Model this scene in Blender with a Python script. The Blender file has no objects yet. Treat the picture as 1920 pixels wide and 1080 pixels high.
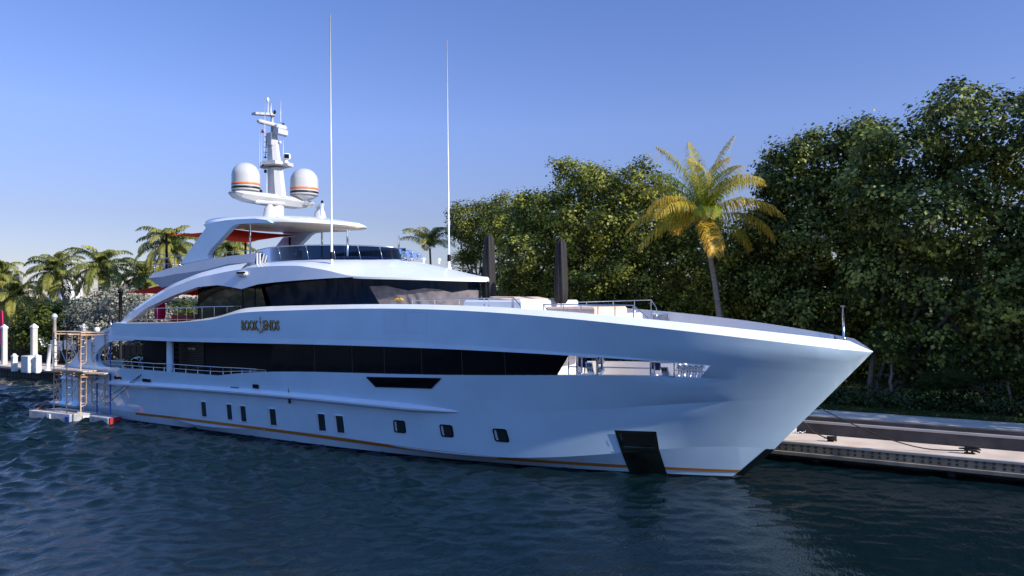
import bpy, math, random
import numpy as np
from mathutils import Vector, Matrix
R = math.radians
scn = bpy.context.scene
COL = scn.collection
rng = np.random.default_rng(7)
random.seed(7)

# ------------------------------------------------------------------ camera, sky, sun, exposure
TH = R(60.5)
S_, C_ = math.sin(TH), math.cos(TH)
FPX, HOR = 1400.0, 557.0
CAM = np.array([49.0, -31.2, 7.4])
cam_d = bpy.data.cameras.new('camera')
cam = bpy.data.objects.new('camera', cam_d)
COL.objects.link(cam)
cam.location = CAM
cam.rotation_euler = (R(90), 0, math.atan2(C_, S_))
cam_d.sensor_width = 36
cam_d.lens = FPX / 1920 * 36
cam_d.shift_y = (HOR - 540) / 1920
cam_d.clip_start, cam_d.clip_end = 0.5, 9000
scn.camera = cam

SUN_AZ, SUN_EL = 0.0, 29.0
w = bpy.data.worlds.new('World')
scn.world = w
w.use_nodes = True
nt = w.node_tree
bg = nt.nodes['Background']
sky = nt.nodes.new('ShaderNodeTexSky')
sky.sky_type = 'NISHITA'
sky.sun_disc = False
sky.sun_elevation = R(SUN_EL)
sky.sun_rotation = R(90 - SUN_AZ)
sky.air_density, sky.dust_density, sky.ozone_density = 0.95, 0.1, 2.4
mixt = nt.nodes.new('ShaderNodeMix')
mixt.data_type = 'RGBA'
mixt.blend_type = 'MULTIPLY'
mixt.inputs[0].default_value = 1.0
mixt.inputs[7].default_value = (1.0, 0.95, 1.06, 1)
nt.links.new(sky.outputs[0], mixt.inputs[6])
# sky dimmed at the horizon; overhead, out of view, boosted as added fill light
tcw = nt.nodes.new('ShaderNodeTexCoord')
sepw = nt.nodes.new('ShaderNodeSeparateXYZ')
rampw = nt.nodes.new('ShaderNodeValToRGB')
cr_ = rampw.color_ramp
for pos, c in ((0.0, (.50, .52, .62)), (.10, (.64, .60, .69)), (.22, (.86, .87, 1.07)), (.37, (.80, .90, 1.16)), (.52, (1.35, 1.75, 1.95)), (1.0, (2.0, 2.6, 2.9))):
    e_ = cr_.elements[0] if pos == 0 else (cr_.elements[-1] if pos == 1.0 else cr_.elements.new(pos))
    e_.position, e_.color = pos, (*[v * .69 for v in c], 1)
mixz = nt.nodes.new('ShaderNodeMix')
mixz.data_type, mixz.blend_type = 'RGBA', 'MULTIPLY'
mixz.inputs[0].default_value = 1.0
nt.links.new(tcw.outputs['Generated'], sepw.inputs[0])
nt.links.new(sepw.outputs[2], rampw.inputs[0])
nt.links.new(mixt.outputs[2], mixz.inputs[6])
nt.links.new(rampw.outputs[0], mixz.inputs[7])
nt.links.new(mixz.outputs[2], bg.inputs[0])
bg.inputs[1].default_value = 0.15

sd = bpy.data.lights.new('sun', 'SUN')
sd.energy = 4.3
sd.angle = R(0.5)
sd.color = (1.0, 0.93, 0.82)
so = bpy.data.objects.new('sun', sd)
COL.objects.link(so)
sdir = Vector((math.cos(R(SUN_AZ)) * math.cos(R(SUN_EL)), math.sin(R(SUN_AZ)) * math.cos(R(SUN_EL)), math.sin(R(SUN_EL))))
so.rotation_euler = sdir.to_track_quat('Z', 'Y').to_euler()
so.location = (60, 20, 60)
scn.view_settings.view_transform = 'Standard'
scn.view_settings.look = 'None'
scn.view_settings.gamma = 1
scn.view_settings.exposure = 0.5
scn.cycles.max_bounces = 8
scn.cycles.transparent_max_bounces = 16
scn.cycles.caustics_reflective = False
scn.cycles.caustics_refractive = False

# ------------------------------------------------------------------ measuring helpers: a sight line of the survey meets a real surface
def ray(px, py):
    u, v = (px - 960) / FPX, (HOR - py) / FPX
    return np.array([u * S_ - C_, u * C_ + S_, v])
def atY(px, py, Y):
    d = ray(px, py)
    return CAM + d * (Y - CAM[1]) / d[1]
def atZ(px, py, Z):
    d = ray(px, py)
    return CAM + d * (Z - CAM[2]) / d[2]
def hit(px, py, bfun):                      # starboard surface y = -bfun(x, z)
    d = ray(px, py)
    lo, hi = 8.0, 160.0
    for _ in range(60):
        m = (lo + hi) / 2
        P = CAM + d * m
        if P[1] + bfun(P[0], P[2]) < 0: lo = m
        else: hi = m
    return CAM + d * lo

# ------------------------------------------------------------------ materials
MATS = {}
def mat(name, col, rough=0.5, metal=0.0, coat=0.0, var=0.0, vscale=3.0, bump=0.0, bscale=40.0, spec=0.5, trans=0.0, col2=None, stretch=None):
    m = bpy.data.materials.new(name)
    m.use_nodes = True
    n, l = m.node_tree.nodes, m.node_tree.links
    b = n['Principled BSDF']
    b.inputs['Base Color'].default_value = (*col, 1)
    b.inputs['Roughness'].default_value = rough
    b.inputs['Metallic'].default_value = metal
    b.inputs['Coat Weight'].default_value = coat
    b.inputs['Coat Roughness'].default_value = 0.03
    b.inputs['Specular IOR Level'].default_value = spec
    if var > 0 or bump > 0:
        tc = n.new('ShaderNodeTexCoord')
        src = tc.outputs['Object']
        if stretch:
            mp = n.new('ShaderNodeMapping')
            mp.inputs['Scale'].default_value = stretch
            l.new(src, mp.inputs[0]); src = mp.outputs[0]
    if var > 0:
        nz = n.new('ShaderNodeTexNoise')
        nz.inputs['Scale'].default_value = vscale
        nz.inputs['Detail'].default_value = 6
        l.new(src, nz.inputs['Vector'])
        cr = n.new('ShaderNodeValToRGB')
        a = tuple(max(0, c * (1 - var)) for c in col)
        z = col2 if col2 else tuple(min(1, c * (1 + var)) for c in col)
        cr.color_ramp.elements[0].position, cr.color_ramp.elements[1].position = 0.32, 0.68
        cr.color_ramp.elements[0].color, cr.color_ramp.elements[1].color = (*a, 1), (*z, 1)
        l.new(nz.outputs['Fac'], cr.inputs[0])
        l.new(cr.outputs[0], b.inputs['Base Color'])
    if bump > 0:
        nb = n.new('ShaderNodeTexNoise')
        nb.inputs['Scale'].default_value = bscale
        nb.inputs['Detail'].default_value = 5
        l.new(src, nb.inputs['Vector'])
        bp = n.new('ShaderNodeBump')
        bp.inputs['Strength'].default_value = bump
        bp.inputs['Distance'].default_value = 0.02
        l.new(nb.outputs['Fac'], bp.inputs['Height'])
        l.new(bp.outputs[0], b.inputs['Normal'])
    MATS[name] = m
    return m

hull_m = mat('hull_paint', (0.60, 0.79, 0.96), 0.12, 0.0, 0.7, 0.05, 0.6, bump=0.16, bscale=0.8)
white_m = mat('white_paint', (0.80, 0.80, 0.80), 0.22, 0, 0.4, 0.03, 1.5)
mastw_m = mat('mast_white', (0.52, 0.52, 0.52), 0.3, 0, 0.3, 0.03, 1.5)
lilac_m = mat('pale_grey_shade_paint', (0.64, 0.69, 0.79), 0.2, 0, 0.4, 0.03, 1.5)  # on the arch sides, shade on white paint put into this bluish grey
coam_m = mat('grey_paint', (0.50, 0.52, 0.58), 0.25, 0, 0.3, 0.03, 1.5)
navy_m = mat('boot_paint', (0.006, 0.007, 0.010), 0.4)
orange_m = mat('stripe_orange', (0.52, 0.20, 0.035), 0.3)
domeor_m = mat('band_orange', (0.80, 0.20, 0.04), 0.35)
black_m = mat('black_gloss', (0.004, 0.004, 0.005), 0.05, spec=0.2)
dark_m = mat('dark_panel', (0.010, 0.010, 0.012), 0.55, spec=0.15)
wood_m = mat('dark_slats', (0.03, 0.022, 0.018), 0.4)
chrome_m = mat('polished_steel', (0.72, 0.73, 0.75), 0.08, 1.0)
steel_m = mat('rail_steel', (0.62, 0.63, 0.65), 0.2, 1.0)
plate_m = mat('stem_steel', (0.10, 0.11, 0.09), 0.18, 0.9, var=0.2, vscale=2)
teak_m = mat('teak', (0.52, 0.36, 0.24), 0.6, var=0.15, vscale=6, stretch=(1, 14, 1))
cover_m = mat('cover_cloth', (0.15, 0.13, 0.134), 0.7, var=0.25, vscale=4, bump=0.4, bscale=9)
pad_m = mat('pad_cloth', (0.70, 0.50, 0.38), 0.8, var=0.08, vscale=5, bump=0.2, bscale=12)
blackcloth_m = mat('black_canvas', (0.014, 0.012, 0.012), 0.75, var=0.3, vscale=5, stretch=(6, 6, .5), bump=0.3, bscale=8)
red_m = mat('red_canvas', (0.95, 0.05, 0.015), 0.65)
def make_translucent(m, f):
    n, l = m.node_tree.nodes, m.node_tree.links
    b, o = n['Principled BSDF'], n['Material Output']
    t, x = n.new('ShaderNodeBsdfTranslucent'), n.new('ShaderNodeMixShader')
    t.inputs[0].default_value = b.inputs['Base Color'].default_value
    x.inputs[0].default_value = f
    l.new(b.outputs[0], x.inputs[1]); l.new(t.outputs[0], x.inputs[2]); l.new(x.outputs[0], o.inputs[0])
make_translucent(red_m, 0.85)
rattan_m = mat('rattan', (0.07, 0.045, 0.03), 0.7, bump=0.4)
magenta_m = mat('magenta_cloth', (0.55, 0.01, 0.12), 0.8, var=0.2)
gold_m = mat('gold', (0.40, 0.30, 0.12), 0.35, 0.6)
rope_m = mat('black_rope', (0.018, 0.017, 0.017), 0.85, bump=0.6, bscale=60)
sofa_m = mat('sofa_white', (0.72, 0.72, 0.70), 0.8, bump=0.2)
blue_m = mat('blue_paint', (0.02, 0.08, 0.33), 0.4, var=0.2)
scafor_m = mat('scaffold_orange', (0.66, 0.34, 0.16), 0.5, var=0.3, vscale=3, col2=(0.62, 0.50, 0.38))
plank_m = mat('raw_plank', (0.58, 0.46, 0.36), 0.8, var=0.2, vscale=8)
raft_m = mat('raft_deck', (0.62, 0.60, 0.57), 0.6, var=0.2, vscale=2.5, bump=0.2)
raftside_m = mat('raft_side', (0.42, 0.42, 0.44), 0.55, var=0.25, vscale=2)
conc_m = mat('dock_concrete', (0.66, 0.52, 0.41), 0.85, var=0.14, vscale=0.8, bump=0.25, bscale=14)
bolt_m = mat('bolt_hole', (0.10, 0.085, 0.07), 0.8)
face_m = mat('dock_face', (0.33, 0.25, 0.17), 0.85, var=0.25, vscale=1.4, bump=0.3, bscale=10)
wall_m = mat('dock_wall', (0.065, 0.06, 0.06), 0.9, var=0.3, vscale=1.2, bump=0.3, bscale=8)
slab_m = mat('walkway_concrete', (0.46, 0.43, 0.41), 0.85, var=0.12, vscale=0.7, bump=0.2, bscale=10)
pile_m = mat('piling_concrete', (0.56, 0.53, 0.49), 0.8, var=0.12, vscale=2, bump=0.2)
pwhite_m = mat('white_plastic', (0.66, 0.66, 0.66), 0.45, var=0.05)
grass_m = mat('lawn', (0.045, 0.075, 0.018), 0.95, var=0.5, vscale=2.5, bump=0.8, bscale=60)
soil_m = mat('soil', (0.06, 0.05, 0.035), 0.95, var=0.4, vscale=1.5, bump=0.5, bscale=6)
bark_m = mat('bark', (0.15, 0.12, 0.095), 0.9, var=0.35, vscale=5, bump=0.8, bscale=12)
palmbark_m = mat('palm_bark', (0.25, 0.20, 0.155), 0.9, var=0.3, vscale=4, bump=0.8, bscale=9, stretch=(1, 1, 7))

def glass_mat(name, col, mixf, rough=0.02):
    m = bpy.data.materials.new(name)
    m.use_nodes = True
    n, l = m.node_tree.nodes, m.node_tree.links
    n.remove(n['Principled BSDF'])
    tr, gl, mx, fr = n.new('ShaderNodeBsdfTransparent'), n.new('ShaderNodeBsdfGlossy'), n.new('ShaderNodeMixShader'), n.new('ShaderNodeFresnel')
    tr.inputs[0].default_value = (*col, 1)
    gl.inputs['Roughness'].default_value = rough
    fr.inputs[0].default_value = mixf
    l.new(fr.outputs[0], mx.inputs[0]); l.new(tr.outputs[0], mx.inputs[1]); l.new(gl.outputs[0], mx.inputs[2])
    l.new(mx.outputs[0], n['Material Output'].inputs[0])
    return m
tint_m = glass_mat('blue_tinted_glass', (0.016, 0.04, 0.10), 1.35)
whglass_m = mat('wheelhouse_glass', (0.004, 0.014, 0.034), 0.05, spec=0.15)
pane_m = mat('porthole_glass', (0.025, 0.035, 0.035), 0.04, spec=0.6)
doorglass_m = mat('door_glass', (0.04, 0.045, 0.035), 0.04, spec=0.5)

def leaf_mat(name, c1, c2, rough=0.42, transl=0.25, attr=False):
    m = bpy.data.materials.new(name)
    m.use_nodes = True
    n, l = m.node_tree.nodes, m.node_tree.links
    b = n['Principled BSDF']
    b.inputs['Roughness'].default_value = rough
    b.inputs['Specular IOR Level'].default_value = 0.22
    at = n.new('ShaderNodeAttribute')
    at.attribute_name = 'tone'
    cr = n.new('ShaderNodeMix')
    cr.data_type = 'RGBA'
    cr.inputs[6].default_value, cr.inputs[7].default_value = (*c1, 1), (*c2, 1)
    l.new(at.outputs['Fac'], cr.inputs[0])
    l.new(cr.outputs[2], b.inputs['Base Color'])
    tl, mx = n.new('ShaderNodeBsdfTranslucent'), n.new('ShaderNodeMixShader')
    l.new(cr.outputs[2], tl.inputs[0])
    mx.inputs[0].default_value = transl
    l.new(b.outputs[0], mx.inputs[1]); l.new(tl.outputs[0], mx.inputs[2])
    l.new(mx.outputs[0], n['Material Output'].inputs[0])
    return m
grape_m = leaf_mat('sea_grape_leaf', (0.015, 0.030, 0.004), (0.42, 0.46, 0.10), 0.40, 0.22)
grape2_m = leaf_mat('sea_grape_leaf_olive', (0.036, 0.052, 0.006), (0.54, 0.55, 0.10), 0.45, 0.32)
fine_m = leaf_mat('fine_leaf', (0.07, 0.09, 0.012), (0.36, 0.36, 0.06), 0.5, 0.3)
silver_m = leaf_mat('silver_leaf', (0.20, 0.20, 0.15), (0.42, 0.41, 0.34), 0.6, 0.15)
shrub_m = leaf_mat('shrub_leaf', (0.05, 0.075, 0.012), (0.17, 0.19, 0.03), 0.45, 0.25)
hedge_m = leaf_mat('hedge_leaf', (0.025, 0.045, 0.012), (0.07, 0.10, 0.03), 0.5, 0.2)
palm_m = leaf_mat('palm_frond', (0.045, 0.085, 0.016), (0.44, 0.40, 0.09), 0.42, 0.3)
gold_palm_m = leaf_mat('yellow_palm_frond', (0.16, 0.27, 0.02), (0.80, 0.50, 0.07), 0.42, 0.42)
fan_m = leaf_mat('fan_palm_leaf', (0.03, 0.05, 0.015), (0.09, 0.12, 0.035), 0.45, 0.2)

# ------------------------------------------------------------------ object helpers
def root_loc(o):
    v = Vector((0, 0, 0))
    while o is not None:
        v += o.location
        o = o.parent
    return v
def tag(o, label=None, cat=None, group=None, kind=None):
    if label: o['label'] = label
    if cat: o['category'] = cat
    if group: o['group'] = group
    if kind: o['kind'] = kind
    return o
def thing(name, label, cat, loc, group=None):
    o = bpy.data.objects.new(name, None)
    COL.objects.link(o)
    o.location = tuple(float(v) for v in loc)
    o.empty_display_size = 0.3
    return tag(o, label, cat, group)
class MB:
    def __init__(s): s.v, s.f, s.sm = [], [], []
    def add(s, vs, fs, smooth=False):
        o = len(s.v)
        s.v += [tuple(float(c) for c in p) for p in vs]
        s.f += [tuple(i + o for i in f) for f in fs]
        s.sm += [smooth] * len(fs)
        return s
    def grid(s, rows, smooth=True, closed=False, flip=False):
        n, m = len(rows), len(rows[0])
        fs = []
        for i in range(n - 1):
            for j in range(m if closed else m - 1):
                k = (j + 1) % m
                q = (i * m + j, i * m + k, (i + 1) * m + k, (i + 1) * m + j)
                fs.append(q[::-1] if flip else q)
        return s.add([p for r in rows for p in r], fs, smooth)
    def poly(s, pts): return s.add(pts, [tuple(range(len(pts)))])
    def prism(s, pts, vec):                     # polygon extruded along vec
        n = len(pts)
        vec = np.array(vec, float)
        a = [np.array(p, float) for p in pts]
        b = [p + vec for p in a]
        fs = [tuple(range(n - 1, -1, -1)), tuple(range(n, 2 * n))]
        fs += [(i, (i + 1) % n, n + (i + 1) % n, n + i) for i in range(n)]
        return s.add(a + b, fs)
    def box(s, c, d, rz=0.0, bev=0.0, ry=0.0):
        x, y, z = d[0] / 2, d[1] / 2, d[2] / 2
        if bev <= 0:
            P = [(i * x, j * y, k * z) for k in (-1, 1) for i, j in ((-1, -1), (1, -1), (1, 1), (-1, 1))]
            F = [(3, 2, 1, 0), (4, 5, 6, 7), (0, 1, 5, 4), (1, 2, 6, 5), (2, 3, 7, 6), (3, 0, 4, 7)]
        else:
            e = min(bev, x * .9, y * .9, z * .9)
            def ring(a, b, zz): return [(-a, -b + e, zz), (-a + e, -b, zz), (a - e, -b, zz), (a, -b + e, zz), (a, b - e, zz), (a - e, b, zz), (-a + e, b, zz), (-a, b - e, zz)]
            rr = [ring(x - e * .7, y - e * .7, -z), ring(x, y, -z + e), ring(x, y, z - e), ring(x - e * .7, y - e * .7, z)]
            P = [p for r in rr for p in r]
            F = [tuple(range(7, -1, -1)), tuple(range(24, 32))]
            for i in range(3):
                for j in range(8): F.append((i * 8 + j, i * 8 + (j + 1) % 8, i * 8 + 8 + (j + 1) % 8, i * 8 + 8 + j))
        M = Matrix.Rotation(rz, 3, 'Z') @ Matrix.Rotation(ry, 3, 'Y')
        return s.add([tuple(M @ Vector(p) + Vector(tuple(float(t) for t in c))) for p in P], F)
    def tube(s, pts, r, n=8, cap=True):
        P = [Vector(tuple(float(c) for c in p)) for p in pts]
        rs = r if hasattr(r, '__len__') else [r] * len(P)
        rows, up = [], None
        for i, p in enumerate(P):
            t = (P[min(i + 1, len(P) - 1)] - P[max(i - 1, 0)]).normalized()
            if up is None: up = Vector((0, 0, 1)) if abs(t.z) < .9 else Vector((1, 0, 0))
            a = t.cross(up)
            if a.length < 1e-5: a = t.cross(Vector((0, 1, 0)))
            a.normalize()
            b = a.cross(t).normalized()
            up = b
            rows.append([tuple(p + (a * math.cos(k * 2 * math.pi / n) + b * math.sin(k * 2 * math.pi / n)) * rs[i]) for k in range(n)])
        o = len(s.v)
        s.grid(rows, True, True)
        if cap:
            s.f += [tuple(o + k for k in range(n)), tuple(o + (len(P) - 1) * n + k for k in range(n - 1, -1, -1))]
            s.sm += [False, False]
        return s
    def lathe(s, prof, c, n=24, sy=1.0):
        rows = [[(c[0] + r * math.cos(k * 2 * math.pi / n), c[1] + sy * r * math.sin(k * 2 * math.pi / n), c[2] + z) for k in range(n)] for r, z in prof]
        o = len(s.v)
        s.grid(rows, True, True)
        s.f += [tuple(o + k for k in range(n - 1, -1, -1)), tuple(o + (len(prof) - 1) * n + k for k in range(n))]
        s.sm += [False, False]
        return s
    def mirror(s):                              # add the port half
        v, f, m = list(s.v), list(s.f), list(s.sm)
        o = len(v)
        s.v += [(x, -y, z) for x, y, z in v]
        s.f += [tuple(i + o for i in q[::-1]) for q in f]
        s.sm += m
        return s
    def build_pair(s, name, material, parent=None):   # starboard and port pieces as two objects
        a = s.build(name, material, parent)
        t = MB(); n = len(s.v)
        t.v = [(x, -y, z) for x, y, z in s.v]; t.f = [q[::-1] for q in s.f]; t.sm = list(s.sm)
        t.build(name, material, parent)
        return a
    def build(s, name, material, parent=None):
        me = bpy.data.meshes.new(name)
        off = root_loc(parent)
        me.from_pydata([(x - off.x, y - off.y, z - off.z) for x, y, z in s.v], [], s.f)
        me.polygons.foreach_set('use_smooth', s.sm)
        me.materials.append(material)
        me.update()
        o = bpy.data.objects.new(name, me)
        COL.objects.link(o)
        o.parent = parent
        return o
def np_mesh(name, verts, quads, material, parent=None, tone=None, off=None):
    me = bpy.data.meshes.new(name)
    v = np.asarray(verts, np.float32)
    if parent is not None: v = v - np.array(root_loc(parent), np.float32)
    q = np.asarray(quads, np.int32)
    k = q.shape[1]
    me.vertices.add(len(v)); me.vertices.foreach_set('co', v.ravel())
    me.loops.add(q.size); me.loops.foreach_set('vertex_index', q.ravel())
    me.polygons.add(len(q))
    me.polygons.foreach_set('loop_start', np.arange(0, q.size, k, dtype=np.int32))
    if tone is not None:
        a = me.attributes.new('tone', 'FLOAT', 'FACE')
        a.data.foreach_set('value', np.asarray(tone, np.float32))
    me.materials.append(material)
    me.update(calc_edges=True)
    me.validate()
    o = bpy.data.objects.new(name, me)
    COL.objects.link(o)
    o.parent = parent
    return o
def arr(*p): return [np.array(q, float) for q in p]

# ------------------------------------------------------------------ setting: water, ground, quay
def water():
    def axis(lo, hi, step, far, g):
        a = list(np.arange(lo, hi + 1e-6, step))
        d = step
        while a[-1] < far:
            d *= g; a.append(a[-1] + d)
        d = step
        while a[0] > -far:
            d *= g; a.insert(0, a[0] - d)
        return np.array(a)
    xs, ys = axis(-12, 55, 0.125, 3500, 1.03), axis(-26, 2, 0.125, 3500, 1.03)
    X, Y = np.meshgrid(xs, ys)
    Z = np.zeros_like(X)
    DX, DY = np.zeros_like(X), np.zeros_like(Y)
    sx = np.gradient(xs)[None, :] + 0 * X
    sy = np.gradient(ys)[:, None] + 0 * X
    sp = np.maximum(sx, sy)
    r = np.random.default_rng(3)
    for k in range(110):
        lam = 0.34 * (2.1 / 0.34) ** (r.random() ** 1.15)
        th = r.normal(R(-58), 0.55)
        kk = 2 * math.pi / lam
        amp = 0.0088 * lam ** 0.75 * r.uniform(.5, 1.2)
        fade = np.clip((lam / sp - 2.6) / 2.5, 0, 1)
        ph = kk * (X * math.cos(th) + Y * math.sin(th)) + r.uniform(0, 6.28)
        Z += amp * fade * np.sin(ph)
        DX += amp * fade * math.cos(th) * np.cos(ph)
        DY += amp * fade * math.sin(th) * np.cos(ph)
    calm = np.clip((46 - X + .5 * (Y + 14)) / 24, .20, 1.6)
    calm = calm * (1 + .35 * np.sin(X * .21 + 1.3 * np.sin(Y * .17)) * np.sin(Y * .33 + X * .05))
    Z, DX, DY = Z * calm, DX * calm, DY * calm
    ny, nx = X.shape
    V = np.stack([X + DX * .9, Y + DY * .9, Z], -1).reshape(-1, 3)
    i = np.arange((ny - 1) * nx).reshape(ny - 1, nx)[:, :-1].ravel()
    Q = np.stack([i, i + 1, i + nx + 1, i + nx], -1)
    m = bpy.data.materials.new('sea_water')
    m.use_nodes = True
    n, l = m.node_tree.nodes, m.node_tree.links
    b = n['Principled BSDF']
    b.inputs['Base Color'].default_value = (0.003, 0.011, 0.015, 1)
    b.inputs['Roughness'].default_value = 0.04
    b.inputs['IOR'].default_value = 1.333
    tc = n.new('ShaderNodeTexCoord')
    mp = n.new('ShaderNodeMapping')
    mp.inputs['Rotation'].default_value = (0, 0, R(32))
    mp.inputs['Scale'].default_value = (2.2, 0.8, 1)
    l.new(tc.outputs['Object'], mp.inputs[0])
    prev = None
    for sc, st, dist in ((2.2, 0.45, 0.06), (6.5, 0.5, 0.025)):
        nz = n.new('ShaderNodeTexNoise')
        nz.inputs['Scale'].default_value = sc
        nz.inputs['Detail'].default_value = 3
        nz.inputs['Distortion'].default_value = 0.6
        l.new(mp.outputs[0], nz.inputs['Vector'])
        bp = n.new('ShaderNodeBump')
        bp.inputs['Strength'].default_value = st
        bp.inputs['Distance'].default_value = dist
        l.new(nz.outputs['Fac'], bp.inputs['Height'])
        if prev: l.new(prev.outputs[0], bp.inputs['Normal'])
        prev = bp
    l.new(prev.outputs[0], b.inputs['Normal'])
    o = np_mesh('water', V, Q, m)
    o.data.polygons.foreach_set('use_smooth', [True] * len(Q))
    tag(o, kind='structure')
water()

gm = MB()
gm.poly([(-3500, 6.6, .86), (3500, 6.6, .86), (3500, 3500, .86), (-3500, 3500, .86)])
tag(gm.build('ground', soil_m), kind='structure')

# ------------------------------------------------------------------ motor yacht: hull lines (each a measured sheer / knuckle curve with its own breadth)
def se(B, x0, xe, p, q=1.0):
    return lambda X: B * max(0.0, 1 - max(0.0, min(1.0, (X - x0) / (xe - x0))) ** p) ** q * (1 - 0.05 * max(0, (11 - X) / 11) ** 2)
STEM = [(41.78, -0.3), (43.40, 1.29), (45.48, 3.62), (46.98, 5.33)]
def stemX(z): return float(np.interp(z, [p[1] for p in STEM], [p[0] for p in STEM]))
def stemZ(x): return float(np.interp(x, [p[0] for p in STEM], [p[1] for p in STEM]))
class Line:
    def __init__(s, trace, b, xe, deg, inset=0.0, xa=None):
        s.b, s.xe, s.inset = b, xe, inset
        P = np.array([hit(*q, lambda x, z: max(0, b(x) - inset)) for q in trace])
        X, Z = list(P[:, 0]), list(P[:, 2])
        W = [1.0] * len(X)
        X.append(xe); Z.append(stemZ(xe)); W.append(6)
        s.c = np.polynomial.Polynomial.fit(X, Z, deg, w=W)
        s.x0 = min(X)
        s.res = float(np.abs(s.c(np.array(X)) - np.array(Z)).max())
    def z(s, X): return float(s.c(max(X, s.x0)))
    def Y(s, X): return max(0.0, s.b(X))
    def p(s, X): return np.array([X, -max(0.0, s.b(X) - s.inset), s.z(X)])
bW, bF = se(3.6, 20, stemX(.06), 2.4), se(3.85, 21, 43.40, 2.8)
bE, bC = se(4.25, 21, 45.3, 3.0, 1.0), se(4.5, 22, 45.72, 3.6, .95)
bB, bA = se(4.52, 24, 46.25, 3.4, .78), se(4.6, 26, 46.98, 4, .75)
LA = Line([(1600, 656), (1553, 653), (1497, 645.5), (1434, 638), (1370, 630.5), (1300, 623), (1231, 614.6), (1161, 607), (1090, 599), (1020, 594), (940, 587), (853, 581.7), (781, 579), (708, 578.8), (612, 579.8), (540, 582), (493, 583.5)], bA, 46.98, 5)
LB1 = Line([(320, 633), (420, 633.5), (520, 634.4), (700, 639), (810, 644), (913, 648.7), (1067, 662), (1212, 673), (1330, 682), (1446, 691)], bB, 46.25, 4)
LB2 = Line([(320, 640), (520, 645), (700, 648.4), (810, 653), (913, 659), (1079, 667.5), (1219, 677.5), (1331, 684.8), (1446, 692.5)], bB, 46.18, 4, 0.0)
LC = Line([(409, 704), (453, 699.5), (498, 698), (700, 700.2), (870, 702), (1060, 704), (1129, 705.2), (1265, 707), (1427, 709.5)], bC, 45.72, 4)
LE = Line([(320, 729), (498, 741), (700, 759), (850, 774), (1020, 774), (1108, 765), (1360, 752), (1441, 749), (1511, 745)], bE, 45.3, 5)
LF = Line([(320, 781), (580, 811), (700, 830), (913, 854), (1020, 859.6), (1161, 849), (1238, 842.7), (1360, 836)], bF, 43.40, 5)
_aft = [(493, 583.5), (470, 584.8), (445, 587), (432, 590), (421, 593), (409, 596.5), (395, 599.3), (373, 601.5), (345, 603.8), (324, 605), (280, 606), (235, 606.3)]
_aP = np.array([hit(*a_, lambda x, z: bA(x)) for a_ in _aft]); _o = np.argsort(_aP[:, 0])
_aX, _aZ = list(_aP[_o, 0]), list(_aP[_o, 2]); _poly = LA.c
_xj = _aX[-1]; _dz = _aZ[-1] - float(_poly(_xj))
def _za(X):
    if X <= _xj: return float(np.interp(X, _aX, _aZ))
    return float(_poly(X)) + _dz * max(0, 1 - (X - _xj) / 3)
LA.z = _za
def ruled(X, Z):
    if X < LC.xe: z0, b0 = LC.z(X), LC.Y(X)
    else: z0, b0 = stemZ(X), 0.0
    z1 = LA.z(X)
    return max(0.0, b0 + (bA(X) - b0) * (Z - z0) / max(.01, z1 - z0))
def bow(X, Z):                                  # one fair flare between the chine and the sheer, each level closing on the stem
    zf = LF.z(X) if X < LF.xe else stemZ(X)
    zlo = min(LF.z(min(X, 43.3)), 1.29)
    t = max(0.0, min(1.0, (Z - zlo) / max(.5, LA.z(X) - zlo)))
    return se(3.85 + .75 * t, 21 + 5 * t, max(stemX(Z), 40), 2.8 + 1.2 * t, 1 - .25 * t)(X)
def wbow(X):
    s = max(0, min(1, (X - 37.5) / 5.0))
    return s * s * (3 - 2 * s)
def fair(l):
    old = l.b
    def nb(X):
        s = wbow(X)
        return (old(X) * (1 - s) + (bow(X, float(l.c(max(X, l.x0)))) * s if s > 0 else 0)) if X < l.xe else 0.0
    l.b = nb
fair(LF); fair(LE); fair(LC); fair(LB1); fair(LB2)
for nm_, l_ in (('A', LA), ('B1', LB1), ('B2', LB2), ('C', LC), ('E', LE), ('F', LF)):
    print('LINE', nm_, 'res', round(l_.res, 3), [(x, round(l_.z(x), 2)) for x in (5, 12, 20, 28, 35, 40, 43, 45)])
class Flat:                                     # the waterline
    def __init__(s, b, z, xe): s.b, s.zz, s.xe = b, z, xe
    def z(s, X): return s.zz
    def Y(s, X): return max(0.0, s.b(X))
    def p(s, X): return np.array([X, -s.Y(X), s.zz])
LW = Flat(bW, 0.06, stemX(.06))
LK = Flat(se(2.9, 18, 41.6, 2.2), -1.2, 41.6)
XB = 44.5                                       # the chamfer has run out into the flare here
STACK = [LW, LF, LE, LC, LB2, LB1, LA]
def hullY(X, Z):
    zs, bs = [], []
    for l in STACK:
        if X > XB and l in (LB1, LB2): continue
        if X < l.xe: zs.append(l.z(X)); bs.append(l.Y(X))
        elif not zs: pass
    if X > STEM[0][0] and X < 46.98:
        sz = stemZ(X)
        k = [i for i, z in enumerate(zs) if z > sz]
        zs, bs = [sz] + [zs[i] for i in k], [0.0] + [bs[i] for i in k]
    y0 = float(np.interp(Z, zs, bs)) if zs else 0.0
    s = wbow(X)
    if s > 0 and X < 46.98 and Z > (LF.z(X) if X < LF.xe else stemZ(X)):
        y0 = y0 * (1 - s) + bow(X, Z) * s
    return y0
def hh(px, py, off=0.0):                        # a measured point on the hull side, set off along its outward normal
    P = hit(px, py, hullY)
    if off:
        gx = (hullY(P[0] + .1, P[2]) - hullY(P[0] - .1, P[2])) / .2
        gz = (hullY(P[0], P[2] + .05) - hullY(P[0], P[2] - .05)) / .1
        n = np.array([-gx, -1.0, -gz])
        P = P + n / np.linalg.norm(n) * off
    return P
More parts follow.
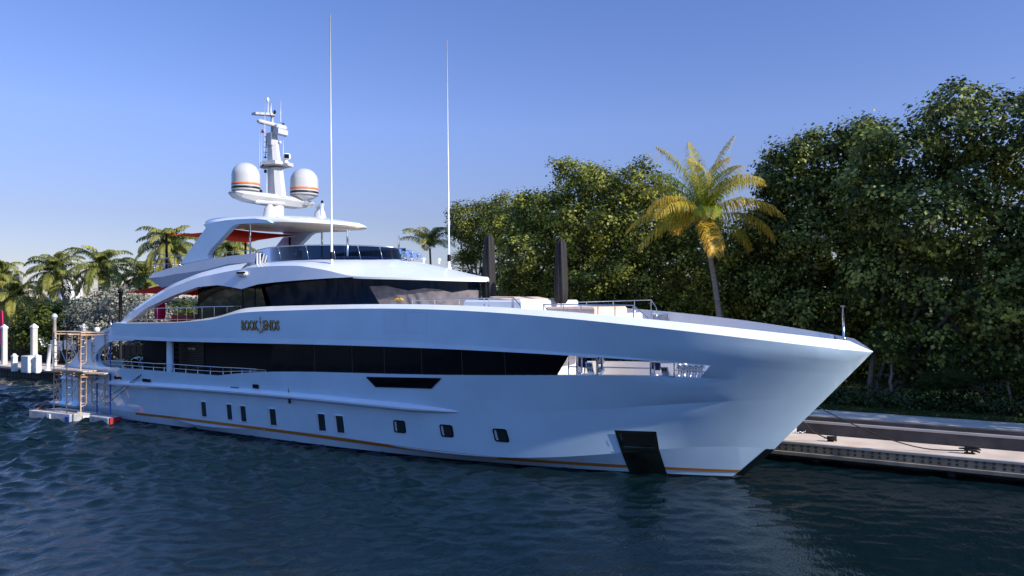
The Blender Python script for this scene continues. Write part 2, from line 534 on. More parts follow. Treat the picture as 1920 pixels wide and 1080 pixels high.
xs_all = set(np.linspace(0, 36, 73)) | set(np.linspace(36, 46.9, 90))
for l in STACK + [LK]:
    xs_all |= {l.xe - d for d in (0, .01, .03, .07, .14, .25, .4)}
xs_all |= {44.5}
XS = np.array(sorted(xs_all))
# transom profile: how far aft each height reaches on the quarter
TR_Z, TR_X = [-1.2, 0.0, 0.87, 2.57, 3.6, 4.70, 5.43, 6.2], [0.7, 0.5, 0.05, 1.05, 2.1, 3.6, 5.2, 6.6]
def transX(z): return float(np.interp(z, TR_Z, TR_X))
def stations(lo, hi, xa=None):
    a = xa if xa is not None else min(transX(lo.z(2)), transX(hi.z(2)))
    return [a] + [x for x in XS if x > a + .05 and x <= hi.xe + 1e-6]
def pt(l, X, ins=0.0):
    if X > l.xe: return np.array([X, 0.0, stemZ(X)])
    return l.p(X)
def panel(mb, lo, hi, xa=None, xb=None, nsub=1):
    X = [x for x in stations(lo, hi, xa) if xb is None or x <= xb]
    rows = []
    for k in range(nsub + 1):
        t = k / nsub
        rr = []
        for x in X:
            P_ = pt(lo, max(x, transX(lo.z(2)) if xa is None else x)) * (1 - t) + pt(hi, max(x, transX(hi.z(2)) if xa is None else x)) * t
            if 0 < k < nsub and x > 37.5: P_ = np.array([x, -hullY(x, P_[2]), P_[2]])
            rr.append(P_)
        rows.append(rr)
    mb.grid(rows, True, flip=True)

yacht = thing('motor_yacht', 'long pale blue and white motor yacht moored alongside the quay', 'yacht', (23, 0, 0))
Y = yacht
hb = MB()
panel(hb, LW, LF); panel(hb, LF, LE, nsub=6); panel(hb, LE, LC, nsub=5)
# upper side panel and its down-turned lower chamfer, from the tail to the stem
XT = 6.9
panel(hb, LB1, LA, xa=XT, xb=XB, nsub=4)
panel(hb, LB2, LB1, xa=XT, xb=XB)
panel(hb, LC, LB2, xa=XB, nsub=3); panel(hb, LB2, LB1, xa=XB); panel(hb, LB1, LA, xa=XB, nsub=4)
# side shell ahead of the mooring-deck opening, its aft edge raked
xc0, xb0 = hh(1312, 707)[0], hh(1331, 685)[0]
tt = [t for t in np.linspace(0, 1, 40) ** .8]
r0 = [pt(LC, xc0 + (XB - xc0) * t) for t in tt]
r1 = [pt(LB2, xb0 + (XB - xb0) * t) for t in tt]
rm = [[a * (1 - t) + b * t for a, b in zip(r0, r1)] for t in (1 / 3, 2 / 3)]
rm = [[np.array([p[0], -hullY(p[0], p[2]), p[2]]) for p in r] for r in rm]
hb.grid([r0] + rm + [r1], True, flip=True)
# quarter wing sweeping down from the tail to the swim platform
def quart(px, py): return hit(px, py, lambda x, z: bC(x) * (1 - .02 * max(0, 3 - z)))
q_out = [(235, 606), (194, 618), (178, 628), (164, 639), (150, 655), (137, 672), (126.7, 685), (120, 702), (117, 712)]
q_in = [(252, 638.5), (217, 639), (205, 641.5), (196, 646), (188, 652), (181, 661), (177.5, 671), (182, 684), (196, 692)]
qo, qi = [quart(*q) for q in q_out], [quart(*q) for q in q_in]
ca = [transX(LC.z(2))] + list(np.linspace(2.2, 8.2, 9))
hb.grid([qo, qi], False, flip=False)
tail_end = qi[-1]
low = [LC.p(x) for x in np.linspace(transX(LC.z(2)), tail_end[0] + .8, 6)]
hb.add([qo[-1], qi[-1]] + low, [(0, 1, 7), (0, 7, 6), (0, 6, 5), (0, 5, 4), (0, 4, 3), (0, 3, 2)])
xj = qi[0][0]
hb.add([qo[0], qi[0], LB2.p(max(xj, XT)), LB1.p(max(xj, XT)), LA.p(max(qo[0][0], XT))], [(0, 1, 2, 3, 4)])
# inboard face of the wing, 0.35 m thick
inn = [p + np.array([0, .35, 0]) for p in qo]; inn2 = [p + np.array([0, .35, 0]) for p in qi]
hb.grid([inn, inn2], False, flip=True); hb.grid([qo, inn], True); hb.grid([qi, inn2], True)
hb.mirror()
# transom
zt = [0.06, .5, 0.87, 1.6, 2.3, LC.z(2)]
hb.grid([[np.array([transX(z), y * hullY(max(transX(z), .6), z), z]) for z in zt] for y in (-1, 1)], False)
hull = hb.build('hull', hull_m, Y)
bb = MB()
Xk = [.7] + [x for x in XS if .75 < x <= LW.xe]
bb.grid([[pt(LK, min(x, LK.xe)) for x in Xk], [LW.p(x) for x in Xk]], True, flip=True)
bb.mirror()
bb.grid([[LK.p(x) for x in Xk], [LK.p(x) * np.array([1, -1, 1]) for x in Xk]], False)
bb.add([LK.p(.7), LW.p(.7), LW.p(.7) * [1, -1, 1], LK.p(.7) * [1, -1, 1]], [(0, 1, 2, 3)])
bb.build('boot_top', navy_m, Y)

# white bulwark cap and the white inner bulwark
def capin(X): return max(0.0, bA(X) - .34 * min(1, (46.98 - X) / 2.2))
T_tr = [(1609, 641), (1581, 637), (1441, 622.7), (1300, 608.3), (1212, 597), (1108, 588), (1025, 581), (983, 578.5), (900, 574), (853, 572.5), (708, 571), (540, 573)]
Pc = np.array([hit(*q, lambda x, z: capin(x)) for q in T_tr])
capz = np.polynomial.Polynomial.fit(list(Pc[:, 0]), list(Pc[:, 2] - np.array([LA.z(x) for x in Pc[:, 0]])), 3)
def capT(X):
    xx = max(X, 21.0)
    h = max(.05, min(.45, float(capz(xx)))) * min(1, max(.15, (X - 12) / 6)) * min(1, (47.05 - X) / .8)
    return np.array([X, -capin(X), LA.z(X) + max(.02, h)])
XC = [x for x in XS if x >= XT]
cb = MB()
cb.grid([[LA.p(x) for x in XC], [capT(x) for x in XC]], True, flip=True)
cb.mirror()
cb.build('bulwark_cap', white_m, Y)
ib = MB()
FLOOR = 2.95
XI = [x for x in XC if x <= 45.5]
def inn_pt(x, z, d=.36):
    x = min(x, stemX(z) - .4)
    return np.array([x, -max(0.0, hullY(x, z) - d), z])
def ledge(x):
    z = LA.z(x) - .35
    return np.array([x, -max(0, min(capin(x) - .04, hullY(x, z) - .12)), z])
ib.grid([[capT(x) for x in XI], [ledge(x) for x in XI]], True)
Xf = [x for x in XS if 33.5 <= x <= 45.6]
ib.grid([[ledge(x) for x in Xf], [inn_pt(x, LB2.z(x)) for x in Xf]], True)
ib.grid([[inn_pt(x, LC.z(x)) for x in Xf], [inn_pt(x, FLOOR) for x in Xf]], True)
Xg = [x for x in Xf if x >= xb0]
ib.grid([[inn_pt(x, LB2.z(x)) for x in Xg], [inn_pt(x, LC.z(x)) for x in Xg]], True)
Xo = [x for x in Xf if x <= xb0 + .2]
ib.grid([[LC.p(x) for x in Xo], [inn_pt(x, LC.z(x)) for x in Xo]], True)
ib.grid([[LB2.p(x) for x in Xo], [inn_pt(x, LB2.z(x)) for x in Xo]], True)
ib.mirror()
a, b = inn_pt(33.5, LA.z(33.5) - .3), inn_pt(33.5, FLOOR)
ib.add([a, b, b * [1, -1, 1], a * [1, -1, 1]], [(0, 1, 2, 3)])
ib.build('inner_bulwark', white_m, Y)
db = MB()
db.grid([[inn_pt(x, FLOOR) for x in Xf], [inn_pt(x, FLOOR) * [1, -1, 1] for x in Xf]], False)
db.build('mooring_deck', teak_m, Y)
fb = MB()
Xd = [x for x in XS if 21.5 <= x <= 33.6]
fb.grid([[np.array([x, -bA(x) + .36, LA.z(x) - .22]) for x in Xd], [np.array([x, bA(x) - .36, LA.z(x) - .22]) for x in Xd]], False)
fb.build('foredeck', white_m, Y)
ub = MB()
Xu = [5.6] + list(np.linspace(6.5, 22, 20))
def udz(x): return float(np.interp(x, [5.5, 14, 18, 22], [5.35, 5.45, 5.5, 5.5]))
for dz in (0, -.5):
    ub.grid([[np.array([x, -min(4.25, bA(x) - .12), udz(x) + dz]) for x in Xu], [np.array([x, min(4.25, bA(x) - .12), udz(x) + dz]) for x in Xu]], False)
ub.build('upper_deck', teak_m, Y)
qb = MB()
Xq = list(np.linspace(.5, 9, 10))
qb.grid([[np.array([x, -3.75, 2.15]) for x in Xq], [np.array([x, 3.75, 2.15]) for x in Xq]], False)
qb.build('cockpit_deck', teak_m, Y)

# orange boot stripe
sb = MB()
def strip_line(tr):
    P_ = np.array([hh(*t_) for t_ in tr])
    return np.polynomial.Polynomial.fit(P_[:, 0], P_[:, 2], 3)
s_up = strip_line([(255, 773), (320, 781), (450, 796), (580, 811), (680, 829), (800, 841), (913, 851.5), (1020, 865), (1171, 872), (1300, 877), (1375, 880.5)])
s_lo = strip_line([(255, 777), (320, 785.6), (450, 801), (580, 816.5), (680, 835), (800, 847), (913, 858), (1020, 870), (1171, 876.5), (1300, 881.5), (1375, 885.5)])
XStr = [x for x in XS if 7.7 <= x <= 42.25]
def onhull(x, z, o=.012): return np.array([x, -hullY(x, z) - o, z])
sb.grid([[onhull(x, s_up(max(x, 8))) for x in XStr], [onhull(x, min(s_lo(max(x, 8)), s_up(max(x, 8)) - .1)) for x in XStr]], True)
sb.build_pair('hull_stripe', orange_m, Y)

# rubbing strake (aft two thirds): a proud rounded ledge
st_t = [(233, 719), (320, 724.5), (498, 737), (600, 746.5), (680, 755), (760, 762.5), (810, 767), (840, 770.5)]
st_P = np.array([hh(*q) for q in st_t])
stc = np.polynomial.Polynomial.fit(st_P[:, 0], st_P[:, 2], 3)
kb = MB()
xk = list(np.linspace(1.2, st_P[-1, 0] + .5, 70))
rows = []
for dz, o in ((.16, .0), (.10, .13), (0, .26), (-.08, .27), (-.22, .02)):
    rr = []
    for x in xk:
        e = min(1, (xk[-1] - x) / 2.5) ** .7
        z = float(stc(max(x, st_P[0, 0]))) + dz * (.25 + .75 * e)
        rr.append(np.array([x, -hullY(x, z) - o * e, z]))
    rows.append(rr)
kb.grid(rows[:3], True, flip=True); kb.grid(rows[2:4], True, flip=True); kb.grid(rows[3:], True, flip=True)
kb.build_pair('rubbing_strake', lilac_m, Y)

# main-deck side glazing with raked ends
def bandpt(px, py, ins): return hit(px, py, lambda x, z: hullY(x, z) - ins)
gl = MB()
x_l0, x_l1 = bandpt(500, 699, .1)[0], bandpt(513, 645, .1)[0]
x_r0, x_r1 = bandpt(1044, 704, .1)[0], bandpt(1067, 667, .1)[0]
def bandrow(line, xa, xb, ins, n=40, dz=0): return [np.array([x, -(hullY(x, line.z(x)) - ins), line.z(x) + dz]) for x in np.linspace(xa, xb, n)]
gl.grid([bandrow(LC, x_l0, x_r0, .12, dz=-.03), bandrow(LB2, x_l1, x_r1, .12, dz=.03)], True, flip=True)
glaz = gl.build_pair('side_glazing', black_m, Y)
for px in (590, 660, 720, 790, 865, 945):
    m_ = MB()
    a_, b_ = bandpt(px, 655, .1), bandpt(px, 698, .1)
    x_ = a_[0]
    m_.grid([[np.array([x_ + d, -(hullY(x_, z) - .105), z]) for z in np.linspace(LC.z(x_) - .02, LB2.z(x_) + .02, 5)] for d in (-.02, .02)], False)
    m_.build('pane_joint', wood_m, glaz)
sl = MB()
sl.grid([[LC.p(x) for x in np.linspace(tail_end[0] + .8, x_r0, 60)], [LC.p(x) + [0, .3, 0] for x in np.linspace(tail_end[0] + .8, x_r0, 60)]], True)
sl.grid([[LC.p(x) + [0, .3, 0] for x in np.linspace(tail_end[0] + .8, x_l0, 30)], [LC.p(x) + [0, .32, -1.0] for x in np.linspace(tail_end[0] + .8, x_l0, 30)]], True)
sl.build_pair('bulwark_sill', hull_m, Y)

# aft side-deck: dark house side set inboard, slatted panel, pillar, struts
hs = MB()
xw0 = atY(337, 670, -3.3)[0]
hs.add([(xw0, -3.3, 2.1), (x_l1 + 1, -3.3, 2.1), (x_l1 + 1, -3.3, 5.0), (xw0, -3.3, 5.0)], [(0, 1, 2, 3)])
hs.add([(xw0, -3.3, 2.1), (xw0, 3.3, 2.1), (xw0, 3.3, 5.0), (xw0, -3.3, 5.0)], [(3, 2, 1, 0)])
hs.add([(xw0, 3.3, 2.1), (x_l1 + 1, 3.3, 2.1), (x_l1 + 1, 3.3, 5.0), (xw0, 3.3, 5.0)], [(3, 2, 1, 0)])
hs.add([(x_l1 + .95, -3.3, 2.1), (x_l1 + .95, -4.35, 2.1), (x_l1 + .95, -4.35, 5.0), (x_l1 + .95, -3.3, 5.0)], [(0, 1, 2, 3)])
xw9 = atY(268, 670, -2.0)[0]
hs.add([(xw9, -2.0, 2.1), (xw0 + .2, -2.0, 2.1), (xw0 + .2, -2.0, 5.0), (xw9, -2.0, 5.0)], [(0, 1, 2, 3)])
hs.add([(xw9, -2.0, 2.1), (xw9, 1.6, 2.1), (xw9, 1.6, 5.0), (xw9, -2.0, 5.0)], [(3, 2, 1, 0)])
house = hs.build('deckhouse_side', dark_m, Y)
ls = MB()
xs1 = atY(384, 670, -3.3)[0]
for k in range(26):
    z = 2.4 + k * .095
    ls.box(((xw0 + xs1) / 2, -3.34, z), (xs1 - xw0, .05, .045))
slat = ls.build('slatted_panel', wood_m, Y)
pl = MB()
pA, pB = atY(313, 672, -3.9), atY(325, 672, -3.9)
pl.box(((pA[0] + pB[0]) / 2, -3.9, 3.55), ((pB[0] - pA[0]) * .8, .22, 3.1), bev=.06)
pl.build_pair('deck_pillar', hull_m, Y)
def text_mesh(name, body, size, M, material, parent, ext=0.01, offs=0.0, spacing=1.0, xs=1.0):
    cu = bpy.data.curves.new(name, 'FONT')
    cu.body, cu.size, cu.extrude, cu.offset = body, size, ext, offs
    cu.align_x, cu.align_y = 'CENTER', 'CENTER'
    cu.space_character = spacing
    to = bpy.data.objects.new(name, cu)
    COL.objects.link(to)
    dg = bpy.context.evaluated_depsgraph_get()
    me = bpy.data.meshes.new_from_object(to.evaluated_get(dg))
    bpy.data.objects.remove(to)
    off = root_loc(parent)
    for v in me.vertices:
        p = Vector((v.co.x * xs, v.co.y, v.co.z))
        v.co = M @ p - off
    me.materials.clear(); me.materials.append(material)
    o = bpy.data.objects.new(name, me)
    COL.objects.link(o)
    o.parent = parent
    return o
def side_frame(P, ex, ey):                     # text frame on a side surface
    ex = Vector(tuple(ex)).normalized(); ey = Vector(tuple(ey)); ey = (ey - ex * ey.dot(ex)).normalized()
    ez = ex.cross(ey)
    M = Matrix((ex, ey, ez)).transposed().to_4x4()
    M.translation = Vector(tuple(P))
    return M
text_mesh('maker_lettering', 'HEESEN', .17, side_frame(atY(357, 654, -3.39), (1, 0, 0), (0, 0, 1)), steel_m, slat, .008, spacing=1.5)

# portholes: frame ring, recessed pane
def round_poly(pts, r, n=4):
    out, P = [], [np.array(p, float) for p in pts]
    m = len(P)
    for i in range(m):
        a, b, c = P[i - 1], P[i], P[(i + 1) % m]
        u, v = (a - b), (c - b)
        ru, rv = min(r, np.linalg.norm(u) * .45), min(r, np.linalg.norm(v) * .45)
        u, v = u / np.linalg.norm(u) * ru, v / np.linalg.norm(v) * rv
        for k in range(n + 1):
            t = k / n
            out.append(b + u * (1 - t) ** 2 + v * t ** 2)
    return out
def scale_poly(P, s):
    c = np.mean(P, 0)
    return [c + (p - c) * s for p in P]
PORT_RECT = [((374.5, 752), (386.5, 752.5), (389, 782), (377, 781)), ((422, 756.7), (434.5, 757.5), (437.3, 788), (425, 787)), ((447.5, 759.6), (461, 760.5), (464, 791.6), (450.5, 790.5)), ((501.6, 765), (517.5, 766), (520.5, 798.5), (504.5, 797)), ((591.6, 774), (609.5, 775.5), (613, 809), (595, 808)), ((625, 777.5), (644, 779), (648, 813), (629, 811.5))]
PORT_SQ = [((737.5, 787), (759, 789), (761.8, 812), (740, 810)), ((824, 795), (848, 797.5), (851.5, 820), (828, 818)), ((923, 803), (949, 804.5), (956, 829), (929, 827))]
for k, q in enumerate(PORT_RECT + PORT_SQ):
    sq = k >= 6
    c = [hh(*p, .0) for p in q]
    nrm = (hh(q[0][0], q[0][1], 1.0) - c[0])
    outer = round_poly(c, .11 if sq else .05)
    inner = scale_poly(outer, .84 if sq else .94)
    f = MB()
    h = .035
    f.grid([[p + nrm * .0 for p in outer], [p + nrm * h for p in outer], [p + nrm * h for p in inner], [p + nrm * .008 for p in inner]], False, True)
    fr = f.build('porthole', dark_m if sq else hull_m, Y)
    p = MB(); p.poly([v + nrm * .008 for v in scale_poly(outer, .86 if sq else .95)])
    p.build('pane', pane_m, fr)
    # lighter strip painted at the aft edge, imitating the lit side of a recess
    e = MB()
    ii = scale_poly(c, .84 if sq else .93)
    a0, a1 = ii[0], ii[3]; b0, b1 = ii[1], ii[2]
    t = .20 if sq else .22
    e.poly([v + nrm * .014 for v in (a0, a0 + (b0 - a0) * t, a1 + (b1 - a1) * t, a1)])
    e.build('painted_reveal', coam_m if sq else lilac_m, fr)
def surf_grid(mb, q, off, n=8):
    q = [np.array(p, float) for p in q]
    rows = []
    for i in range(n + 1):
        t = i / n
        a, b = q[0] * (1 - t) + q[3] * t, q[1] * (1 - t) + q[2] * t
        rows.append([hh(*(a * (1 - s) + b * s), off) for s in np.linspace(0, 1, n + 1)])
    mb.grid(rows, True)
# bow slot window
s4 = [(687.8, 707), (827, 709.3), (809, 727.7), (704.6, 724.8)]
sw = MB()
surf_grid(sw, s4, .02, 6)
slot = sw.build('slot_window', black_m, Y)
f = MB()
e4 = [hh(s4[i][0] * (1 - t) + s4[(i + 1) % 4][0] * t, s4[i][1] * (1 - t) + s4[(i + 1) % 4][1] * t, .02) for i in range(4) for t in np.linspace(0, 1, 8, endpoint=False)]
f.tube(e4 + [e4[0]], .022, 5)
f.build('frame', dark_m, slot)
# mooring fairleads cut in the bulwark
for q in (((215, 705), (228, 706.5), (228, 711.5), (215, 710)), ((268, 709.6), (283, 711), (283, 716.5), (268, 715)), ((434, 725.3), (448, 726.5), (448, 733), (434, 731.5)), ((474.5, 720), (485.5, 721), (485.5, 728.3), (474.5, 727))):
    c = [hh(*p) for p in q]
    nr = hh(*q[0], 1.0) - c[0]
    o_ = round_poly(scale_poly(c, 1.15), .06)
    f = MB(); f.grid([o_, [p + nr * .03 for p in o_], [p + nr * .03 for p in scale_poly(o_, .8)], [p + nr * .006 for p in scale_poly(o_, .8)]], False, True)
    fr = f.build('fairlead', chrome_m, Y)
    p = MB(); p.poly([v + nr * .008 for v in scale_poly(o_, .82)])
    p.build('opening', dark_m, fr)
# flush hatch doors in the upper side: hairline seams
for q in (((720.5, 584), (758, 584.5), (758, 624), (720.5, 623.5)), ((761.5, 584.7), (800.5, 585.5), (800.5, 625), (761.5, 624.3))):
    o_ = round_poly([hh(*p, .004) for p in q], .05)
    f = MB(); f.grid([o_, scale_poly(o_, .982)], False, True)
    seam = f.build('hatch_door', coam_m, Y)
# anchor pocket with stainless chafe plate below
aq = [(1152, 806), (1230.5, 808.5), (1236, 843.5), (1166, 849)]
lq = [(1166, 849), (1236, 843.5), (1250.5, 888), (1180, 884)]
m_ = MB(); surf_grid(m_, aq, .03); surf_grid(m_, lq, .02)
ap = m_.build('anchor_pocket', plate_m, Y)
m_ = MB(); surf_grid(m_, [(1164, 813), (1224, 815), (1228, 834), (1170, 836)], .045, 4)
m_.build('recess', navy_m, ap)
m_ = MB(); surf_grid(m_, [(1168, 834.5), (1227, 837), (1227.3, 839.5), (1168.5, 837)], .06, 4)
surf_grid(m_, [(1162, 812.5), (1164.5, 812.5), (1168, 824), (1165, 824)], .06, 2)
m_.build('anchor_edge', chrome_m, ap)
# stem shoe of stainless steel
ss = MB()
zz = list(np.linspace(-.25, 1.32, 14))
rows = []
for z in zz:
    xs_ = stemX(z)
    rows.append([np.array([xs_ - .30, -hullY(xs_ - .30, z) - .012 if z > .06 else -.18, z]), np.array([xs_ + .03, -.07, z]), np.array([xs_ + .03, .07, z]), np.array([xs_ - .30, hullY(xs_ - .30, z) + .012 if z > .06 else .18, z])])
ss.grid(rows, False)
ss.build('stem_plate', plate_m, Y)
# name in raised gold letters, emblem between the two words
ex_ = hh(523, 611) - hh(455, 611)
zc = hh(489, 611, .03)
hgt = hh(470, 601.5)[2] - hh(470, 619)[2]
wid = np.linalg.norm(ex_)
for body, t0, t1 in (('BOOK', 452.5, 484), ('ENDS', 493.5, 524)):
    a, b = hh(t0, 610.5, .03), hh(t1, 611, .03)
    M = side_frame((a + b) / 2, b - a, (0, 0, 1))
    wd = np.linalg.norm(b - a)
    o = text_mesh('name_lettering', body, hgt * 1.38, M, dark_m, Y, .012, .022)
    x0, x1 = min(v.co.x for v in o.data.vertices), max(v.co.x for v in o.data.vertices)
    k = wd / (x1 - x0)
    bpy.data.objects.remove(o)
    o = text_mesh('name_lettering', body, hgt * 1.38, M, dark_m, Y, .012, .022, xs=k)
    text_mesh('gilt_face', body, hgt * 1.38, M @ Matrix.Translation((0, 0, .016)), gold_m, o, .004, .0, xs=k)
M = side_frame(hh(488.8, 610.5, .035), ex_, (0, 0, 1))
em = MB()
em.tube([M @ Vector((0, .36, 0)), M @ Vector((0, -.32, 0))], .022, 6)
em.tube([M @ Vector((-.13, .2, 0)), M @ Vector((.13, .2, 0))], .02, 6)
em.tube([M @ Vector((.17 * math.cos(t), -.14 + .2 * math.sin(t), 0)) for t in np.linspace(math.pi, 2 * math.pi, 10)], .022, 6)
em.tube([M @ Vector((.05 * math.cos(t), .41 + .05 * math.sin(t), 0)) for t in np.linspace(0, 2 * math.pi, 9)], .014, 5)
em.build('emblem', gold_m, Y)

# ------------------------------------------------------------------ mooring-deck opening: framed fairleads, rail, windlass
def op(px, py, ins=.1): return hit(px, py, lambda x, z: hullY(x, z) - ins)
for x0, x1, yt, yb in ((1081.5, 1119, 668.5, 704), (1219.5, 1264, 678, 706.5)):
    f = MB()
    c = [op(x0, yt), op(x1, yt + 1.5), op(x1, yb), op(x0, yb - .5)]
    f.tube(c + [c[0]], .05, 6)
    c2 = [p + np.array([0, .5, 0]) for p in c]
    f.tube(c2 + [c2[0]], .045, 6)
    for a, b in zip(c, c2): f.tube([a, b], .04, 6)
    f.grid([[c[0], c[3]], [c2[0], c2[3]]], False)
    fr = f.build('roller_fairlead', chrome_m, Y)
    r_ = MB()
    u = (c[1] - c[0])
    base = c[3] + u * .5 + np.array([0, .25, .06]); top = c[0] + u * .36 + np.array([0, .25, -.25])
    for k in range(3):
        r_.tube([base + u * .1 * k, top + u * .12 * k], .055, 8)
    r_.build('roller', chrome_m, fr)
    b_ = MB()
    b_.poly([c2[0] + np.array([0, .02, 0]), c2[0] + u * .25 + np.array([0, .02, 0]), c2[3] + u * .25 + np.array([0, .02, 0]) + (c2[0] - c2[3]) * .35, c2[3] + np.array([0, .02, 0]) + (c2[0] - c2[3]) * .35])
    b_.build('blue_reflection', blue_m, fr)  # added blue sheet, painting in the sky reflected by the mirror plate
f = MB()
f.tube([op(1068, 687.5), op(1081, 688)], .03, 6); f.tube([op(1119, 688.3), op(1219, 690.5)], .03, 6); f.tube([op(1264, 693.5), op(1322, 697)], .03, 6)
f.tube([op(1128.5, 669), op(1128.5, 704)], .05, 6)
for px, a, b in ((1066, 668, 703), (1121, 670, 704)): f.tube([op(px, a, .25), op(px, b, .25)], .035, 6)
f.build('opening_rail', chrome_m, Y)
f = MB()
g0 = op(1123.5, 676); f.box(g0 + [0, .2, 0], (.22, .3, .3), bev=.05); g1 = op(1123, 694); f.box(g1 + [0, .2, 0], (.25, .3, .22), bev=.05)
for k in range(9):
    p = op(1272 + k * 5.5, 686 + (k % 2) * 2.5, .9)
    f.lathe([(.0, -.12), (.12, -.1), (.10, 0), (.13, .08), (.0, .14)], p, 10)
    f.tube([p + [0, 0, -.5], p], .05, 6)
f.tube([op(1271, 690, .9), op(1318, 692, .9)], .06, 6)
f.build('windlass', chrome_m, Y)

# ------------------------------------------------------------------ upper works
class Trace:
    def __init__(s, pts, b, smooth=0.0):
        P = np.array([hit(*q, lambda x, z: b(x)) for q in pts])
        o = np.argsort(P[:, 0]); s.X, s.Z = P[o, 0], P[o, 2]
        if smooth:
            xx = np.linspace(s.X[0], s.X[-1], 240); zz = np.interp(xx, s.X, s.Z)
            n = max(3, int(smooth / (xx[1] - xx[0])) | 1)
            zp = np.pad(zz, n // 2, mode='reflect', reflect_type='odd')
            for _ in range(2):
                zz = np.convolve(zp, np.ones(n) / n, 'valid'); zp = np.pad(zz, n // 2, mode='reflect', reflect_type='odd')
            s.X, s.Z = xx, zz
    def __call__(s, x): return float(np.interp(x, s.X, s.Z))
XF = 30.0                                       # front of the wheelhouse brow
def bR(X): return 4.0 * max(0, 1 - max(0, min(1, (X - 20) / (XF - 20))) ** 3.4) ** .62 + .35 * max(0, min(1, (15 - X) / 8))
def bRs(X): return max(.9, bR(X)) if X > 29 else bR(X)
R0 = Trace([(223, 607), (252, 583), (281, 563), (324, 538), (373, 520), (421, 510), (469, 501.6), (515, 498.5), (560, 498), (610, 506), (640, 513.5), (660, 518), (696, 519), (781, 521), (865, 523.7), (898, 524.4)], bR, .7)
R1 = Trace([(221, 605), (252, 578), (281, 558), (324, 532), (373, 512), (421, 499), (469, 492), (520, 489)], lambda x: bR(x) - .4, .6)
LCv = Trace([(235, 606), (276, 577.5), (324.5, 554.6), (372.6, 538), (409, 534.6), (433, 537.7), (456, 542), (471, 537.5), (486, 533), (520, 529), (560, 525.7), (620, 521.5), (660, 519.6), (700, 519.4)], bR)
print('R0', [(x, round(R0(x), 2), round(LCv(x), 2), round(R1(x), 2)) for x in (7, 9, 12, 15, 17, 20, 23, 25, 28, 30)])
XRa = np.linspace(R0.X[0] + .15, 17.2, 70)
ar = MB()
lean = lambda x: .14 * min(1, max(0, (x - 7) / 4))
rows = [[np.array([x, -bR(x) - lean(x) * min(1, R0(x) - LCv(x)) * .8, min(LCv(x), R0(x) - .03)]) for x in XRa], [np.array([x, -bR(x), R0(x)]) for x in XRa]]
ar.grid(rows, True, flip=True)
inn = lambda x, z: np.array([x, -bR(x) + .42, z])
ar.grid([[inn(x, min(LCv(x), R0(x) - .03) + .02) for x in XRa], rows[0]], True, flip=True)
ar.grid([[inn(x, max(R1(x), R0(x) + .03)) for x in XRa], [inn(x, min(LCv(x), R0(x) - .03) + .02) for x in XRa]], True, flip=True)
XRb = np.linspace(17.2, 25.2, 40)
ar.grid([[np.array([x, -bR(x) - lean(x) * min(1, R0(x) - LCv(x)) * .8, min(LCv(x), R0(x) - .005)]) for x in XRb], [np.array([x, -bR(x), R0(x)]) for x in XRb]], True, flip=True)
ar.build_pair('arch_wing', lilac_m, Y)
wb = MB()
wb.grid([rows[1], [inn(x, max(R1(x), R0(x) + .03)) for x in XRa]], True, flip=True)
wb.build_pair('arch_cap', white_m, Y)
def zc(X): return float(np.interp(X, [16, 20, 23, 25, 27, 28.5, 29.5, 30], [9.55, 9.62, 9.6, 9.38, 8.98, 8.66, 8.42, 8.27]))
zcs = [zc(x) for x in np.linspace(14, 31, 171)]
zcs = np.convolve(np.pad(zcs, 7, mode='edge'), np.ones(15) / 15, 'valid')
zcs = np.convolve(np.pad(zcs, 14, mode='edge'), np.ones(29) / 29, 'valid')
def zcen(X): return float(np.interp(X, np.linspace(14, 31, 171), zcs))
def roofz(X, y):
    wv = min(1, abs(y) / max(.05, bR(X)))
    z0 = R0(min(X, 29.6)) if X < 29.6 else R0(29.6)
    return z0 + max(0, zcen(X) - z0) * (1 - wv ** (2.2 - .9 * (lambda s: s * s * (3 - 2 * s))(max(0, min(1, (X - 18) / 12)))))
XRc = np.concatenate([np.linspace(17.2, 27, 40), 30 - (30 - 27) * np.linspace(1, 0, 41)[1:] ** 1.8])
rf = MB()
ws = [1, .94, .86, .75, .62, .48, .32, .16, 0]
rf.grid([[np.array([x, -bR(x) * k, roofz(x, bR(x) * k)]) for x in XRc] for k in ws], True, flip=True)
Xlip = [x for x in XRc if x > 24.6]
rf.grid([[np.array([x, -bR(x) * 1.0, roofz(x, bR(x)) - .10]) for x in Xlip], [np.array([x, -bR(x), roofz(x, bR(x))]) for x in Xlip]], True, flip=True)
rf.grid([[np.array([x, -bR(x) * .75, roofz(x, bR(x)) - .06]) for x in Xlip], [np.array([x, -bR(x), roofz(x, bR(x)) - .10]) for x in Xlip]], True, flip=True)
rf.grid([[np.array([x, 0, roofz(x, bR(x)) - .05]) for x in Xlip], [np.array([x, -bR(x) * .75, roofz(x, bR(x)) - .06]) for x in Xlip]], True, flip=True)
rf.mirror()
rf.build('wheelhouse_roof', white_m, Y)

